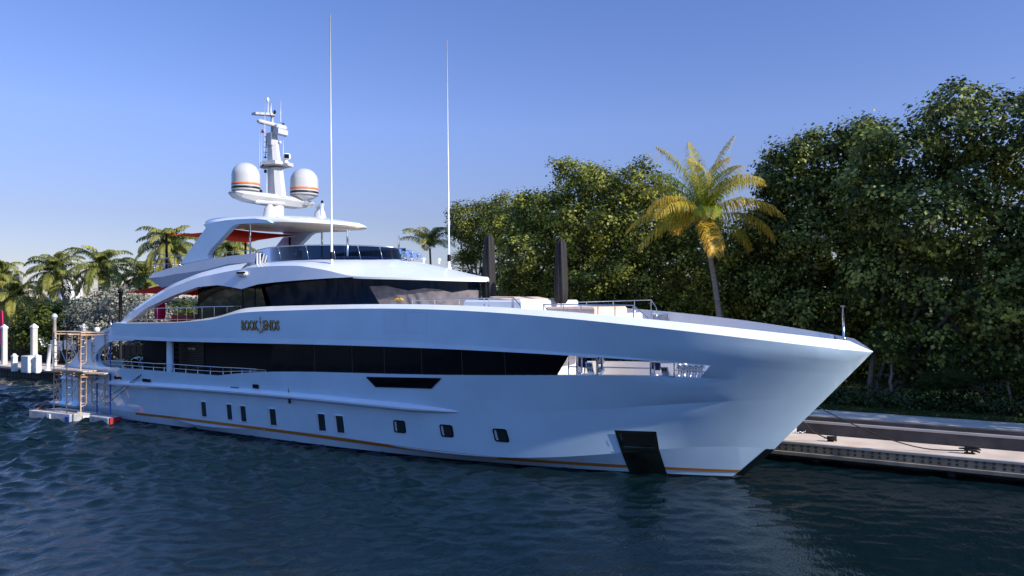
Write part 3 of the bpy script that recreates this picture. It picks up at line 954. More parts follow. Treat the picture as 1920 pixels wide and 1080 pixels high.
XG = 29.35
def bG(X): return 3.5 * max(0, 1 - max(0, min(1, (X - 19.5) / (XG - 19.5))) ** 3.2) ** .62
def gp(px, py): return hit(px, py, lambda x, z: bG(x))
xga, xgb = gp(486, 537)[0], gp(512, 574)[0]
def ztop(x): return R0(min(x, 29.3)) - .04
Zg = 6.62
tG = 1 - np.linspace(1, 0, 70) ** 1.7
wg = MB()
lo = [np.array([xgb + (XG - xgb) * t, -bG(xgb + (XG - xgb) * t), Zg]) for t in tG]
hi = [np.array([xga + (XG - xga) * t, -bG(xga + (XG - xga) * t), ztop(xga + (XG - xga) * t)]) for t in tG]
wg.grid([lo, hi], True, flip=True)
wg.mirror()
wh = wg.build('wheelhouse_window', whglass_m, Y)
for a, b in ((660, 661.2), (633, 634)):
    m_ = MB()
    m_.poly([hit(a, 530, lambda x, z: bG(x) + .012), hit(b, 530, lambda x, z: bG(x) + .012), hit(b, 563, lambda x, z: bG(x) + .012), hit(a, 563, lambda x, z: bG(x) + .012)])
    m_.build('mullion', dark_m, wh)
dg_ = MB()
xda, xdb = gp(433, 560)[0], gp(371, 560)[0]
dg_.grid([[np.array([x, -3.52, 5.5]) for x in (xda, xgb + .02)], [np.array([x, -3.52, 8.35]) for x in (xda, xga + .02)]], False, flip=True)
dd = dg_.build_pair('saloon_glass', doorglass_m, Y)
m_ = MB()
for px in (455, 478):
    p = hit(px, 560, lambda x, z: 3.53)
    m_.box((p[0], -3.53, 6.9), (.05, .03, 2.8))
m_.build('glass_joint', dark_m, dd)
bk = MB()
bk.grid([[(xdb, -3.5, 5.5), (xda, -3.5, 5.5)], [(xdb, -3.5, 8.5), (xda, -3.5, 8.5)]], False, flip=True)
bk.grid([[(xdb, -3.5, 5.5), (xdb, -1.0, 5.5)], [(xdb, -3.5, 8.5), (xdb, -1.0, 8.5)]], False)
bk.mirror()
bk.add([(xdb + .4, -3.5, 8.6), (22, -3.5, 8.6), (22, 3.5, 8.6), (xdb + .4, 3.5, 8.6)], [(0, 1, 2, 3)])
bk.build('aft_bulkhead', black_m, Y)
# added curved sheet in the shape of the lit reflection on the black bulkhead
cs = MB()
arc = [(372.5, 573)] + [(372.5 + 60 * t, 573 - 31 * math.sin(t * math.pi / 2) ** .9) for t in np.linspace(.1, 1, 14)]
top_ = [hit(a, b, lambda x, z: 3.53) for a, b in arc]
cs.grid([[np.array([p[0], -3.53, 5.6]) for p in top_], top_], False, flip=True)
cs.build('curved_reflection', doorglass_m, Y)
# white house base under the glass
bs = MB()
lo2 = [np.array([xgb + (XG + .1 - xgb) * t, -(bG(min(XG, xgb + (XG - xgb) * t)) + .06), 5.4]) for t in tG]
hi2 = [np.array([p[0], p[1], Zg]) for p in lo2]
bs.grid([lo2, hi2], True, flip=True)
bs.mirror()
bs.build('wheelhouse_base', white_m, Y)

# grey cloth cover hung over the wheelhouse front windows
cv = MB()
rs = np.random.default_rng(5)
xc_t, xc_b = gp(694, 534)[0], gp(724, 562)[0]
rows = []
nv, nu = 16, 110
sagp = [(0, .0), (.12, .05), (.3, -.16), (.42, -.02), (.55, -.05), (.68, -.2), (.85, -.05), (1, -.06)]
for j in range(nv):
    v = j / (nv - 1)
    rr = []
    for i in range(nu):
        t = 1 - (1 - i / (nu - 1)) ** 1.7
        x = (xc_b * (1 - v) + xc_t * v) * (1 - t) + XG * t
        zt_ = ztop(x) - .44 + np.interp(i / (nu - 1), [a for a, _ in sagp], [b for _, b in sagp])
        z = Zg + .02 + (zt_ - Zg) * v
        fold = .028 * math.sin(9 * x + 5 * v + 3 * math.sin(2.3 * x)) * math.sin(math.pi * v) + .05 * max(0, 1 - abs((i / nu) * 4 % 1 - v) * 3)
        b0 = bG(x) + .06 + fold
        rr.append(np.array([x + (.06 if t > .9 else 0) * (t - .9) * 10, -b0 if i < nu - 1 else -.0, z]))
    rows.append(rr)
cv.grid(rows, True, flip=True)
cv.mirror()
cvo = cv.build('window_cover', cover_m, None)
tag(cvo, 'taupe cloth cover stretched over the wheelhouse front windows', 'window cover')
sp = MB()
pp = hit(748, 561.5, lambda x, z: bG(x) + .5)
for k in range(5):
    sp.lathe([(.0, -.05), (.06, -.04), (.07, 0), (.05, .04), (0, .05)], pp + [k * .09 - .18, 0, .02 * (k % 2)], 10)
tag(sp.build('sponge', mat('sponge_yellow', (0.70, 0.40, 0.03), 0.9, bump=.6), None), 'row of yellow sponges or chamois under the taupe window cover', 'sponges')

# sundeck coaming
bS = 3.25
def cs_(px, py): return atY(px, py, -bS)
ct = [(280, 519), (292, 511.5), (310, 505), (330, 499.5), (360, 493), (387, 487), (430, 480), (481, 474)]
cbm = [(283.5, 524.5), (293, 532.5), (303, 539), (312, 540), (372, 540), (430, 530), (470, 510), (481, 506)]
tp, bt = [cs_(*q) for q in ct], [cs_(*q) for q in cbm]
for i in range(3, 8): bt[i] = np.array([tp[i][0], -bS, 8.1 if i < 6 else 8.6])
sd_ = MB()
mid = [np.array([t[0] * .5 + b[0] * .5, -bS - .10, t[2] * .58 + b[2] * .42]) for t, b in zip(tp, bt)]
sd_.grid([bt, mid], True, flip=True); sd_.grid([mid, tp], True, flip=True)
tin = [t + np.array([0, .3, .0]) for t in tp]
sd_.grid([tp, tin], False, flip=True)
sd_.grid([tin, [np.array([t[0], -bS + .3, min(t[2], max(8.6, t[2] - .6))]) for t in tin]], False, flip=True)
sd_.add([tp[-1], bt[-1], tin[-1], np.array([bt[-1][0], -bS + .3, bt[-1][2]])], [(0, 1, 3, 2)])
sd_.mirror()
sd_.grid([[t * [1, k, 1] for t in bt] for k in (1, -1)], False)
sd_.grid([[np.array([t[0], k * (bS - .3), min(t[2], max(8.6, t[2] - .6))]) for t in tp] for k in (-1, 1)], False)
sd_.grid([[tp[0] * [1, k, 1], mid[0] * [1, k, 1], bt[0] * [1, k, 1]] for k in (1, -1)], False)
sd_.build('sundeck_coaming', coam_m, Y)
SDZ = 8.9
# tinted windscreen round the sundeck
XWf = 24.85
def bWs(X): return 2.95 * max(0, 1 - max(0, min(1, (X - 16) / (XWf - 16))) ** 3.4) ** .58
wt = Trace([(478.6, 469), (500, 464), (540, 460.6), (580, 459.3), (622, 459), (680, 460), (737, 463), (752, 467)], bWs, .5)
x0w, x0b = hit(478.6, 469, lambda x, z: bWs(x))[0], hit(488, 486, lambda x, z: bWs(x))[0]
tW = 1 - np.linspace(1, 0, 50) ** 1.8
wsn = MB()
wtop = [np.array([x0w + (XWf - .25 - x0w) * t, 0, 0]) for t in tW]
rows = [[], []]
for t in tW:
    xa, xb = x0b + (XWf - x0b) * t, x0w + (XWf - .22 - x0w) * t
    rows[0].append(np.array([xa, -bWs(xa), 9.25]))
    s_ = (xb - x0w) / (XWf - .22 - x0w)
    xq = x0w + (XWf - x0w) * s_
    rows[1].append(np.array([xb, -bWs(xq) * .96, wt(xb)]))
wsn.grid(rows, True, flip=True)
wsn.mirror()
scr = wsn.build('windscreen', tint_m, Y)
m_ = MB()
m_.tube(rows[1], .028, 6, False)
for k in (6, 14, 22, 30, 38): m_.tube([rows[0][k], rows[1][k]], .018, 5)
m_.mirror()
m_.build('screen_rail', steel_m, scr)

# hardtop with raked side fins
XH0, XH1 = 12.9, 21.75
def bH(X):
    s_ = (X - 16.5) / (XH1 - 16.5)
    return 2.97 * max(0, 1 - max(0, s_) ** 2.8) ** .6 * (1 - .06 * max(0, (14 - X) / 1.4))
tH = np.concatenate([np.linspace(0, .6, 20), 1 - .4 * np.linspace(1, 0, 30)[1:] ** 1.7])
XHs = [XH0 + (XH1 - XH0) * t for t in tH]
def hz(X): return float(np.interp(X, [12.6, 13.6, 16, 19, 21.75], [11.56, 11.52, 11.45, 11.38, 11.25]))
def hk(X): return 1 - .72 * max(0, (X - 16) / (XH1 - 16)) ** 2.0
ht = MB()
ht.grid([[np.array([x, -bH(x) * k, hz(x) + dz * hk(x)]) for x in XHs] for k, dz in ((1, 0), (1.0, .14), (.93, .27), (.75, .42), (.5, .53), (.25, .58), (0, .6))], True, flip=True)
ht.mirror()
ht.add([np.array([XH0, -bH(XH0) * k, hz(XH0) + dz]) for k, dz in ((1, 0), (1.0, .14), (.93, .27), (.75, .42), (.5, .53), (.25, .58), (0, .6), (-.25, .58), (-.5, .53), (-.75, .42), (-.93, .27), (-1, .14), (-1, 0))], [tuple(range(13))])
top = ht.build('hardtop', white_m, Y)
sf = MB()
sf.grid([[np.array([x, -bH(x) * k, hz(x) - dz]) for x in XHs] for k, dz in ((1, 0), (.9, .06), (.6, .1), (0, .12))], True)
sf.mirror()
sf.build('soffit', mat('soffit_bounce_beige', (0.52, 0.44, 0.35), 0.3, 0, .3), top)  # beige paints the teak's reflected light onto a white underside
for sgn in (-1, 1):
    fn = MB()
    pts = [atY(px, py, -3.10) for px, py in ((336, 495.5), (391, 484.5), (388.5, 478), (392, 471), (433, 426), (440, 421.5), (455, 419.5), (508, 417.5), (500, 412.5), (478, 409.5), (445, 411), (421, 413), (381, 421), (386, 427))]
    pts = [np.array([p[0], p[1] * -sgn, p[2]]) for p in pts]
    fn.prism(pts, (0, -sgn * .34, 0))
    fn.build('hardtop_fin', hull_m, Y)
ps = MB()
for (px, ya, yb, Yp) in ((469, 419, 476, -2.75),):
    a, b = atY(px, ya, Yp), atY(px, yb, Yp)
    for k in (1, -1):
        ps = MB(); ps.tube([a * [1, k, 1], b * [1, k, 1]], .055, 8); ps.build('hardtop_pole', steel_m, Y)
a, b = atY(651.5, 431, -2.1), atY(651.5, 462, -2.1)
for k in (1, -1):
    ps = MB(); ps.tube([a * [1, k, 1], b * [1, k, 1] - [0, 0, .5]], .05, 8); ps.build('hardtop_pole', steel_m, Y)

# ------------------------------------------------------------------ mast, domes, radars
MX = 15.43
def my(y): return 7.4 + (HOR - y) / 32.04
mast = MB()
def sect(z, cx, lx, ly, ch=.3):
    a, b = lx / 2, ly / 2
    c = min(a, b) * ch * 2
    return [(cx - a, -b + c, z), (cx - a + c, -b, z), (cx + a - c, -b, z), (cx + a, -b + c, z), (cx + a, b - c, z), (cx + a - c, b, z), (cx - a + c, b, z), (cx - a, b - c, z)]
mast.lathe([(.62, 0), (.55, .15), (.5, .4), (.5, 1.2)], (MX, 0, 11.8), 24)
for secs in ([(my(372), .15, 1.15, .85), (my(345), .08, 1.05, .8), (my(316), 0, .95, .72)], [(my(307), -.06, .85, .66), (my(275), -.16, .68, .56), (my(249), -.22, .52, .46)]):
    rows = [sect(z, MX + c, lx, ly) for z, c, lx, ly in secs]
    mast.grid(rows, False, True)
    mast.poly(rows[-1]); mast.poly(rows[0][::-1])
mo = mast.build('mast', mastw_m, Y)
xa = MB()
zx = my(375.5)
for k in (-1, 1):
    rows = []
    for y_, c, th, zz in ((0, 1.8, .58, -.02), (.9, 1.7, .56, -.02), (2.0, 1.5, .50, -.02), (2.7, 1.15, .36, .03), (3.0, .7, .12, .10)):
        rows.append([(MX + dx * c / 2 - .1, k * y_, zx + zz + dz * th / 2) for dx, dz in ((-1, 0), (-.6, 1), (.7, 1), (1, .1), (.7, -1), (-.6, -1))])
    xa.grid(rows, False, True); xa.poly(rows[-1])
xa.build('crossarm', mastw_m, mo)
pf = MB()
zp = my(312)
rows = [[(MX - 1.15, -.18, zp - .02), (MX - .2, -.85, zp), (MX + .75, -.7, zp), (MX + .95, 0, zp), (MX + .75, .7, zp), (MX - .2, .85, zp), (MX - 1.15, .18, zp - .02)]]
pf.prism(rows[0], (0, 0, .2))
pf.build('mast_platform', mastw_m, mo)
ua = MB()
ua.box((MX - .05, -.5, my(234.5)), (.28, 1.5, .2), bev=.06)
ua.box((MX + .1, .25, my(238)), (.5, .8, .3), bev=.08)
ua.tube([(MX - .25, 0, my(249)), (MX - .25, 0, my(210))], .085, 8)
ua.prism([(MX - .2, .2, my(217)), (MX - .5, -.1, my(217)), (MX - .9, -.95, my(219)), (MX - .5, -1.0, my(219)), (MX + .05, -.1, my(217))], (0, 0, .13))
ua.box((MX - .15, -.15, my(262)), (.5, .42, .8), bev=.05)
ua.build('mast_head', mastw_m, mo)
rd = MB()
rd.prism([(MX + .30, -.35, my(243)), (MX + .62, -.35, my(245)), (MX + .62, -.35, my(254)), (MX + .42, -.35, my(256)), (MX + .25, -.35, my(250))], (0, .75, 0))
rd.build('mast_lamp_box', coam_m, mo)
wp = MB()
def mp_(px, y, dy=0): return atY(px, y, dy)
for px, y0, y1, dy, r in ((496.6, 183, 287, -.8, .012), (502.5, 186, 215, -.55, .022), (508, 193, 215, -.3, .03), (526.3, 188, 228, .25, .016), (487, 224, 320, -1.0, .008), (500.5, 320, 363, -.6, .02), (531, 258, 290, .35, .014), (490.5, 240, 310, -1.05, .006)):
    wp.tube([mp_(px, y0, dy), mp_(px, y1, dy)], r, 6)
wp.lathe([(0, -.12), (.07, -.08), (.09, .04), (.06, .14), (0, .17)], mp_(502, 188, -.55), 10)
wp.build('mast_aerial', white_m, mo)
for px, y, dy in ((491.5, 229.5, -.95), (531, 234, .5), (515, 210, -.1), (492.3, 308, -.75), (497.6, 321, -.65), (489.5, 359, -1.4), (604, 379, 2.5)):
    lp = MB(); lp.lathe([(.05, -.1), (.075, -.08), (.075, .06), (.04, .1), (0, .11)], mp_(px, y, dy), 10); lp.build('navigation_light', dark_m, mo)
lp = MB()
for k in range(5): lp.box(mp_(503.2 - k * .3, 258 + k * 9.5, -.1) + [0, -.2, 0], (.12, .14, .05))
lp.tube([mp_(503, 256, -.1) + [0, -.16, 0], mp_(501.8, 298, -.1) + [0, -.16, 0]], .02, 5)
lp.build('mast_steps', dark_m, mo)
pnn = MB()
a, b, c = mp_(491, 241, -1.0), mp_(488.5, 249, -1.0), mp_(496.3, 249, -1.0)
pnn.prism([a, b, c], (0, .02, 0))
pnn.build('pennant', mat('pennant_red', (0.5, .12, .12), .8), mo)
slg = MB()
q = mp_(533, 297, -.1) + [.15, 0, 0]
slg.lathe([(.17, -.32), (.13, -.22), (.11, -.12)], q, 12)
slg.box(q + [.05, 0, .08], (.34, .4, .36), rz=R(-35), bev=.07)
so_ = slg.build('searchlight', white_m, mo)
lens = MB()
M = Matrix.Rotation(R(-35), 3, 'Z')
lens.box(q + np.array(M @ Vector((.05 + .17, 0, .0))) + [0, 0, .08], (.02, .26, .24), rz=R(-35))
lens.build('lens', black_m, so_)
slh = MB(); slh.lathe([(0, -.1), (.1, -.06), (.12, .05), (.05, .12)], mp_(522.5, 269, -.3) + [.2, -.1, 0], 10)
slh.build('horn', coam_m, mo)
for px, yt, yb, dy in ((461, 304.5, 361.5, -1.85), (570.5, 315.5, 369.5, 1.85)):
    cpt = atY(px, yb, dy)
    d = (cpt[0] - 49) * -C_ + (cpt[1] + 31.2) * S_
    rr = 25.7 * d / FPX
    H = (yb - yt) * d / FPX
    zb = cpt[2]
    print('dome', px, cpt.round(2), round(rr, 2), round(H, 2))
    def prof(z0, z1, grow=0):
        out = []
        for z in np.linspace(z0, z1, 22):
            r_ = rr if z < H - rr * 1.0 else rr * math.sqrt(max(0, 1 - ((z - (H - rr)) / rr) ** 2))
            out.append((max(.001, r_ + grow), z))
        return out
    dm = MB(); dm.lathe(prof(.09, H), (cpt[0], dy, zb), 40)
    do = dm.build('satellite_dome', mastw_m, mo)
    for nm, mm, za, zb_ in (('orange_band', domeor_m, .40, .52), ('black_band', navy_m, .19, .31)):
        r_ = MB(); r_.lathe([(rr + .006, za), (rr + .006, zb_)], (cpt[0], dy, zb), 40); r_.build(nm, mm, do)
    ba = MB(); ba.lathe([(rr * .86, .09), (rr * .82, 0), (rr * .6, -.12), (.28, -.2), (.28, -.5)], (cpt[0], dy, zb), 28)
    ba.build('dome_base', mastw_m, do)
for px, y, dy in ((506, 398, -1.1), (600, 404, 1.5)):
    r_ = MB(); q = atY(px, y, dy)
    r_.lathe([(.45, -.30), (.38, -.2), (.30, .22), (.2, .34), (.12, .45)], q, 18)
    ro = r_.build('radar', mastw_m, Y)
    r2 = MB(); r2.box(q + [0, 0, .55], (1.7, .2, .18), rz=R(60 if dy < 0 else -35), bev=.06, ry=R(0))
    r2.build('scanner', mastw_m, ro)
r_ = MB(); q = atY(603.5, 404, .6); r_.tube([q, atY(603.5, 382, .6)], .1, 8)
r_.build('hardtop_post', lilac_m, Y)
# whip antennas
for px, yb, yt, dy in ((622, 497, 25, -3.1), (842, 500, 75, 2.5)):
    a, b = atY(px, yb, dy), atY(px - (3 if px < 700 else 4), yt, dy)
    wv = MB(); wv.tube([a + (b - a) * t for t in (0.03, .45, .455, .5, .505, 1)], [.055, .045, .05, .05, .035, .022], 8)
    wo = wv.build('whip_antenna', white_m, Y)
    ft = MB(); ft.lathe([(.16, -.22), (.14, -.06), (.08, .02), (.07, .3)], a, 12); ft.build('foot', white_m, wo)
    ft = MB(); ft.lathe([(.085, .3), (.095, .34), (.095, .62), (.07, .66)], a, 12); ft.build('collar', dark_m, wo)
# deck fittings on the brow: horns, cameras, lights
ho = MB()
for px, y, dy in ((757, 478, .2), (764, 476, .6), (770, 480, .4), (776, 481, .9), (782, 484, .8), (760, 484, -.3), (771, 485, -.1)):
    p = atY(px, y, dy)
    ho.lathe([(.03, -.35), (.03, -.05), (.11, 0), (.12, .1), (.05, .2), (0, .22)], p, 10)
    ho.tube([p + [0, 0, .05], p + [.3, -.1, .1]], [.05, .12], 8)
ho.build('horn_cluster', chrome_m, Y)
for px, y, dy in ((712, 488, -.8), (823, 490, 1.2), (794, 489, .7)):
    p = atY(px, y, dy); c_ = MB()
    c_.lathe([(.07, -.15), (.07, 0), (.11, .04), (.1, .14), (0, .17)], p, 10); c_.build('deck_light', white_m, Y)
c_ = MB()
p = hit(457, 513.5, lambda x, z: bR(x))
c_.box(p + [0, -.1, 0], (.75, .3, .26), bev=.1); co = c_.build('side_light', white_m, Y)
c_ = MB(); c_.box(p + [.02, -.17, .05], (.6, .2, .12), bev=.03); c_.build('lamp_glass', black_m, co)

# ------------------------------------------------------------------ rails
def rail(name, top, base_z, r=.025, mids=1, parent=Y, every=1, ends=True):
    m_ = MB()
    m_.tube(top, r, 6)
    for i, p in enumerate(top):
        if i % every == 0:
            q = np.array([p[0], p[1], base_z(p) if callable(base_z) else base_z])
            m_.tube([p, q], r * .85, 6)
    for k in range(mids):
        t = (k + 1) / (mids + 1)
        m_.tube([np.array([p[0], p[1], p[2] * (1 - t) + (base_z(p) if callable(base_z) else base_z) * t]) for p in top], r * .7, 6)
    return m_.build(name, steel_m, parent)
cz = lambda p: LC.z(max(p[0], 3.5)) - .05
rail('aft_side_rail', [hit(*q, lambda x, z: bC(x) - .12) for q in ((206, 676.5), (231, 677.5), (249, 678.5), (268, 680), (288, 681.5), (308, 682), (327, 683), (348.5, 684.5), (371, 686), (394.5, 687.5), (418.5, 689), (433.5, 689.5), (454, 690.5), (469, 691.5), (498, 693.5))], cz, .026, 1)
uz = lambda p: 5.5
rail('upper_side_rail', [hit(*q, lambda x, z: 4.15) for q in ((240, 586), (255, 580.5), (276, 579), (295, 578), (314, 577.5), (333, 577), (350, 576.5), (364, 576), (379, 575.5), (402, 575), (426, 574.5), (452, 574))], uz, .024, 1)
P0 = atY(210, 581, -4.1); P0b = hit(240, 579.5, lambda x, z: 4.15)
rail('upper_aft_rail', [np.array([5.75, y_, 6.62]) for y_ in np.linspace(-3.9, 3.9, 9)], 5.4, .024, 1)
rail('upper_port_rail', [np.array([x, 4.1, 6.55]) for x in np.linspace(5.9, 19, 14)], 5.4, .024, 1)
rail('sundeck_aft_rail', [atY(*q, -bS + .1) for q in ((292, 486), (309, 484.5), (327, 482.5), (338, 481))], lambda p: 9.0, .024, 1)
rail('sundeck_stern_rail', [np.array([8.75, y_, 9.95]) for y_ in np.linspace(-3.1, 3.1, 8)], 8.7, .022, 1)
rail('sundeck_side_rail', [atY(*q, -bS + .15) for q in ((412, 474), (437, 471.5), (469, 469.5), (479, 468.5))], lambda p: 9.4, .022, 0)
bi = lambda d: (lambda x, z: bA(x) - d)
dz_ = lambda p: LA.z(p[0]) - .1
rail('foredeck_rail', [hit(*q, bi(.75)) for q in ((773, 563.5), (815, 562), (861, 561), (908, 559.2), (917, 559), (960, 557.7), (962.5, 557.7))] + [hit(976, 573.7, bi(.75))], dz_, .026, 0)
rail('foredeck_rail', [hit(1026, 580, bi(.75)), hit(1018.7, 571, bi(.75))] + [hit(*q, bi(.75)) for q in ((1056, 571), (1089, 571.5), (1121, 572), (1153, 572.3), (1187.5, 572.7))] + [hit(1215.6, 597, bi(.75))], dz_, .026, 0)
port = lambda px, py, d=.75: (lambda y_: atY(px, py, y_))(next(yy for yy in np.linspace(0, 4.6, 400) if yy >= bA(atY(px, py, yy)[0]) - d))
rail('foredeck_rail', [port(*q) for q in ((1050, 567), (1100, 566), (1150, 564.5), (1190, 563.3), (1221, 562.3))] + [port(1231, 577.5)], dz_, .026, 0)
# jack staff on the stem head
js = MB()
a, b = atY(1582, 635, 0), atY(1580.3, 574, 0)
js.tube([a, b], [.05, .035], 8); js.box(b, (.16, .16, .05)); js.lathe([(.11, -.05), (.06, .08)], a, 10)
js.build('jack_staff', steel_m, Y)
# vent grille on the inside of the port bulwark
gq = [port(1225, 588, .38), port(1254, 590, .38), port(1254, 602, .38), port(1225, 600.5, .38)]
g_ = MB()
for k in range(7):
    t = (k + .5) / 7
    a, b = gq[0] * (1 - t) + gq[3] * t, gq[1] * (1 - t) + gq[2] * t
    g_.tube([a + [0, -.03, 0], b + [0, -.03, 0]], .028, 5)
g_.build('vent_grille', coam_m, Y)
# foredeck lounge: white coamings and salmon pads
def fpad(name, x0, x1, y0, y1, zt, dz, m_, e=.08):
    b_ = MB(); b_.box(((x0 + x1) / 2, (y0 + y1) / 2, zt - dz / 2), (x1 - x0, y1 - y0, dz), bev=e)
    return b_.build(name, m_, Y)
fz = LA.z(32)
lounge = fpad('lounge_coaming', 30.3, 33.4, -2.7, 3.2, fz + .46, .9, white_m)
fpad('sun_pad', 31.5, 33.3, -2.6, 2.2, fz + .52, .25, pad_m)
wd = MB()
wd.prism([(31.6, -2.62, fz + .3), (33.3, -2.62, fz + .3), (33.35, -2.62, fz + .36), (31.7, -2.62, fz + .62)], (0, 4.6, 0))
wd.build('sun_pad', pad_m, Y)
fpad('sun_pad', 34.2, 36.6, -2.1, 1.6, LA.z(35.5) + .36, .5, pad_m)
fpad('lounge_coaming', 33.6, 37.0, -2.3, 2.6, LA.z(36) + .10, .7, white_m)
# swim platform, steps
sw_ = MB()
sw_.box((-.35, 0, .55), (1.9, 7.0, .28), bev=.12)
pw = [hh(214, 770), hh(250, 768)]
sw_.box((.9, -3.75, .62), (3.0, .7, .34), bev=.14)
sw_.mirror()
sw_.build('swim_platform', hull_m, Y)

# ------------------------------------------------------------------ loose things on board
def parasol(px, yb, yt, dy, label):
    a, b = atY(px, yb, dy), atY(px, yt, dy)
    a = np.array([a[0], a[1], LA.z(a[0]) - .2])
    t = thing('closed_parasol', label, 'parasol', a, 'closed black parasols on the foredeck')
    H = b[2] - a[2]
    pole = MB(); pole.tube([a, a + [0, 0, H * .3]], .04, 8); pole.lathe([(.3, 0), (.28, .06), (.06, .1)], a, 16); pole.build('pole', steel_m, t)
    c_ = MB(); rows = []
    for z, r_ in ((.16, .20), (.2, .30), (.35, .31), (.6, .285), (.8, .25), (.93, .22), (.97, .17), (1.0, .05)):
        rows.append([(a[0] + (r_ + .035 * math.cos(k * 2 * math.pi / 32 * 8 + z * 3) * (1 if z < .95 else .2)) * math.cos(k * 2 * math.pi / 32), a[1] + (r_ + .035 * math.cos(k * 2 * math.pi / 32 * 8 + z * 3)) * math.sin(k * 2 * math.pi / 32), a[2] + H * z) for k in range(32)])
    c_.grid(rows, True, True); c_.poly(rows[-1]); c_.poly(rows[0][::-1])
    c_.build('canopy', blackcloth_m, t)
parasol(917, 557, 439, .4, 'closed black parasol on the foredeck right beside the wheelhouse roof')
parasol(1052, 566, 448, .4, 'closed black parasol on the foredeck farther forward, before the dense trees')

def awning(label, corners, poles, group, sag=.18, ridge=0.0):
    c = [np.array(p, float) for p in corners]
    t = thing('sun_awning', label, 'awning', np.array([np.mean([p[0] for p in c]), 0, min(z for _, z in poles)]), group)
    n = 14
    rows = []
    for i in range(n + 1):
        u = i / n; r_ = []
        for j in range(n + 1):
            v = j / n
            p = (c[0] * (1 - u) + c[1] * u) * (1 - v) + (c[3] * (1 - u) + c[2] * u) * v
            cen = np.mean(c, 0)
            pull = .16 * (4 * u * (1 - u) * (1 - 4 * v * (1 - v)) + 4 * v * (1 - v) * (1 - 4 * u * (1 - u)))
            p = p + (cen - p) * pull
            p = p - [0, 0, sag * 4 * u * (1 - u) * 4 * v * (1 - v) - ridge * (1 - abs(2 * v - 1)) * (1 - .7 * u)]
            r_.append(p)
        rows.append(r_)
    m_ = MB(); m_.grid(rows, True); m_.build('canopy', red_m, t)
    for (x, y, zt_), z0 in poles:
        p_ = MB(); p_.tube([(x, y, z0), (x, y, zt_ + .15)], .07, 8); p_.build('pole', dark_m, t)
def P3(p): return (p[0], p[1], p[2])
s1, s2 = atY(318, 437, -2.7), atY(354, 440, 2.3)
awning('red sail awning stretched over the aft end of the top sundeck', [(s1[0] + .2, -2.9, 11.05), (14.6, -2.75, 11.25), (14.6, 2.75, 11.25), (s1[0] + .2, 2.9, 10.95)],
       [((s1[0], -2.9, 11.0), 8.6), ((s1[0], 2.9, 11.0), 8.6), ((13.9, 2.6, 11.0), 8.6)], 'red sail awnings on the yacht', .22)
awning('red sail awning stretched over the open upper deck aft of the glass doors', [tuple(atY(233, 548.5, -3.3)), (13.4, -3.0, 7.46), (13.4, 3.0, 7.46), (atY(233, 548.5, -3.3)[0], 3.3, 7.6)],
       [((6.0, -3.45, 7.6), 5.4), ((6.0, 3.45, 7.6), 5.4)], 'red sail awnings on the yacht', .05, .85)
def chair(x, y, z, rz, label):
    t = thing('rattan_chair', label, 'chair', (x, y, z), 'rattan chairs on the sundeck')
    M = Matrix.Rotation(rz, 3, 'Z')
    def bx_(nm, c, d, m_):
        b_ = MB(); b_.box(np.array(M @ Vector(c)) + [x, y, z], d, rz=rz, bev=.05); b_.build(nm, m_, t)
    bx_('seat', (0, 0, .4), (.6, .6, .16), rattan_m); bx_('backrest', (-.3, 0, .68), (.1, .6, .6), rattan_m)
    for k in (-1, 1): bx_('armrest', (0, .3 * k, .56), (.6, .08, .22), rattan_m)
    for i in (-1, 1):
        for k in (-1, 1): bx_('leg', (.25 * i, .25 * k, .16), (.06, .06, .32), dark_m)
p = atY(541, 478, -1.7); chair(p[0], -1.7, 9.05, R(30), 'dark rattan chair behind the tinted windscreen, close to its near side')
p = atY(552, 476, -.6); chair(p[0], -.6, 9.05, R(200), 'dark rattan chair behind the tinted windscreen, facing the first one')
p = atY(509, 470, .8); chair(p[0], .8, 9.05, R(90), 'dark rattan chair by the far side of the sundeck')
# upper aft deck furniture
u = thing('closed_parasol', 'magenta furled parasol standing on the upper aft deck', 'parasol', tuple(atY(300, 600, -1.0)[:2]) + (5.42,))
p = np.array(u.location)
m_ = MB(); m_.lathe([(.05, .55), (.30, .62), (.34, 1.0), (.30, 1.6), (.2, 1.95), (.05, 2.05)], p, 14); m_.build('canopy', magenta_m, u)
m_ = MB(); m_.tube([p, p + [0, 0, .7]], .05, 8); m_.lathe([(.3, 0), (.28, .06)], p, 14); m_.build('pole', steel_m, u)
t = thing('deck_sofa', 'red cushioned sofa on the upper aft deck behind the railing', 'sofa', (9.0, -1.6, 5.42))
for nm, c, d, m__ in (('seat', (9.0, -1.6, 5.75), (2.6, 1.0, .3), 'r'), ('backrest', (9.0, -1.15, 6.05), (2.6, .25, .5), 'r'), ('base', (9.0, -1.6, 5.52), (2.5, .9, .18), 'd')):
    m_ = MB(); m_.box(c, d, bev=.06); m_.build(nm, {'r': mat('sofa_red', (.42, .06, .05), .8), 'd': dark_m}[m__], t)
t = thing('deck_table', 'dark dining table on the upper aft deck by the black bulkhead', 'table', (12.0, -1.2, 5.42))
m_ = MB(); m_.box((12.0, -1.2, 6.15), (2.4, 1.2, .07), bev=.03); m_.build('tabletop', rattan_m, t)
for dx in (-1, 1):
    for dy in (-.5, .5):
        m_ = MB(); m_.box((12 + dx, -1.2 + dy, 5.77), (.08, .08, .7)); m_.build('leg', dark_m, t)
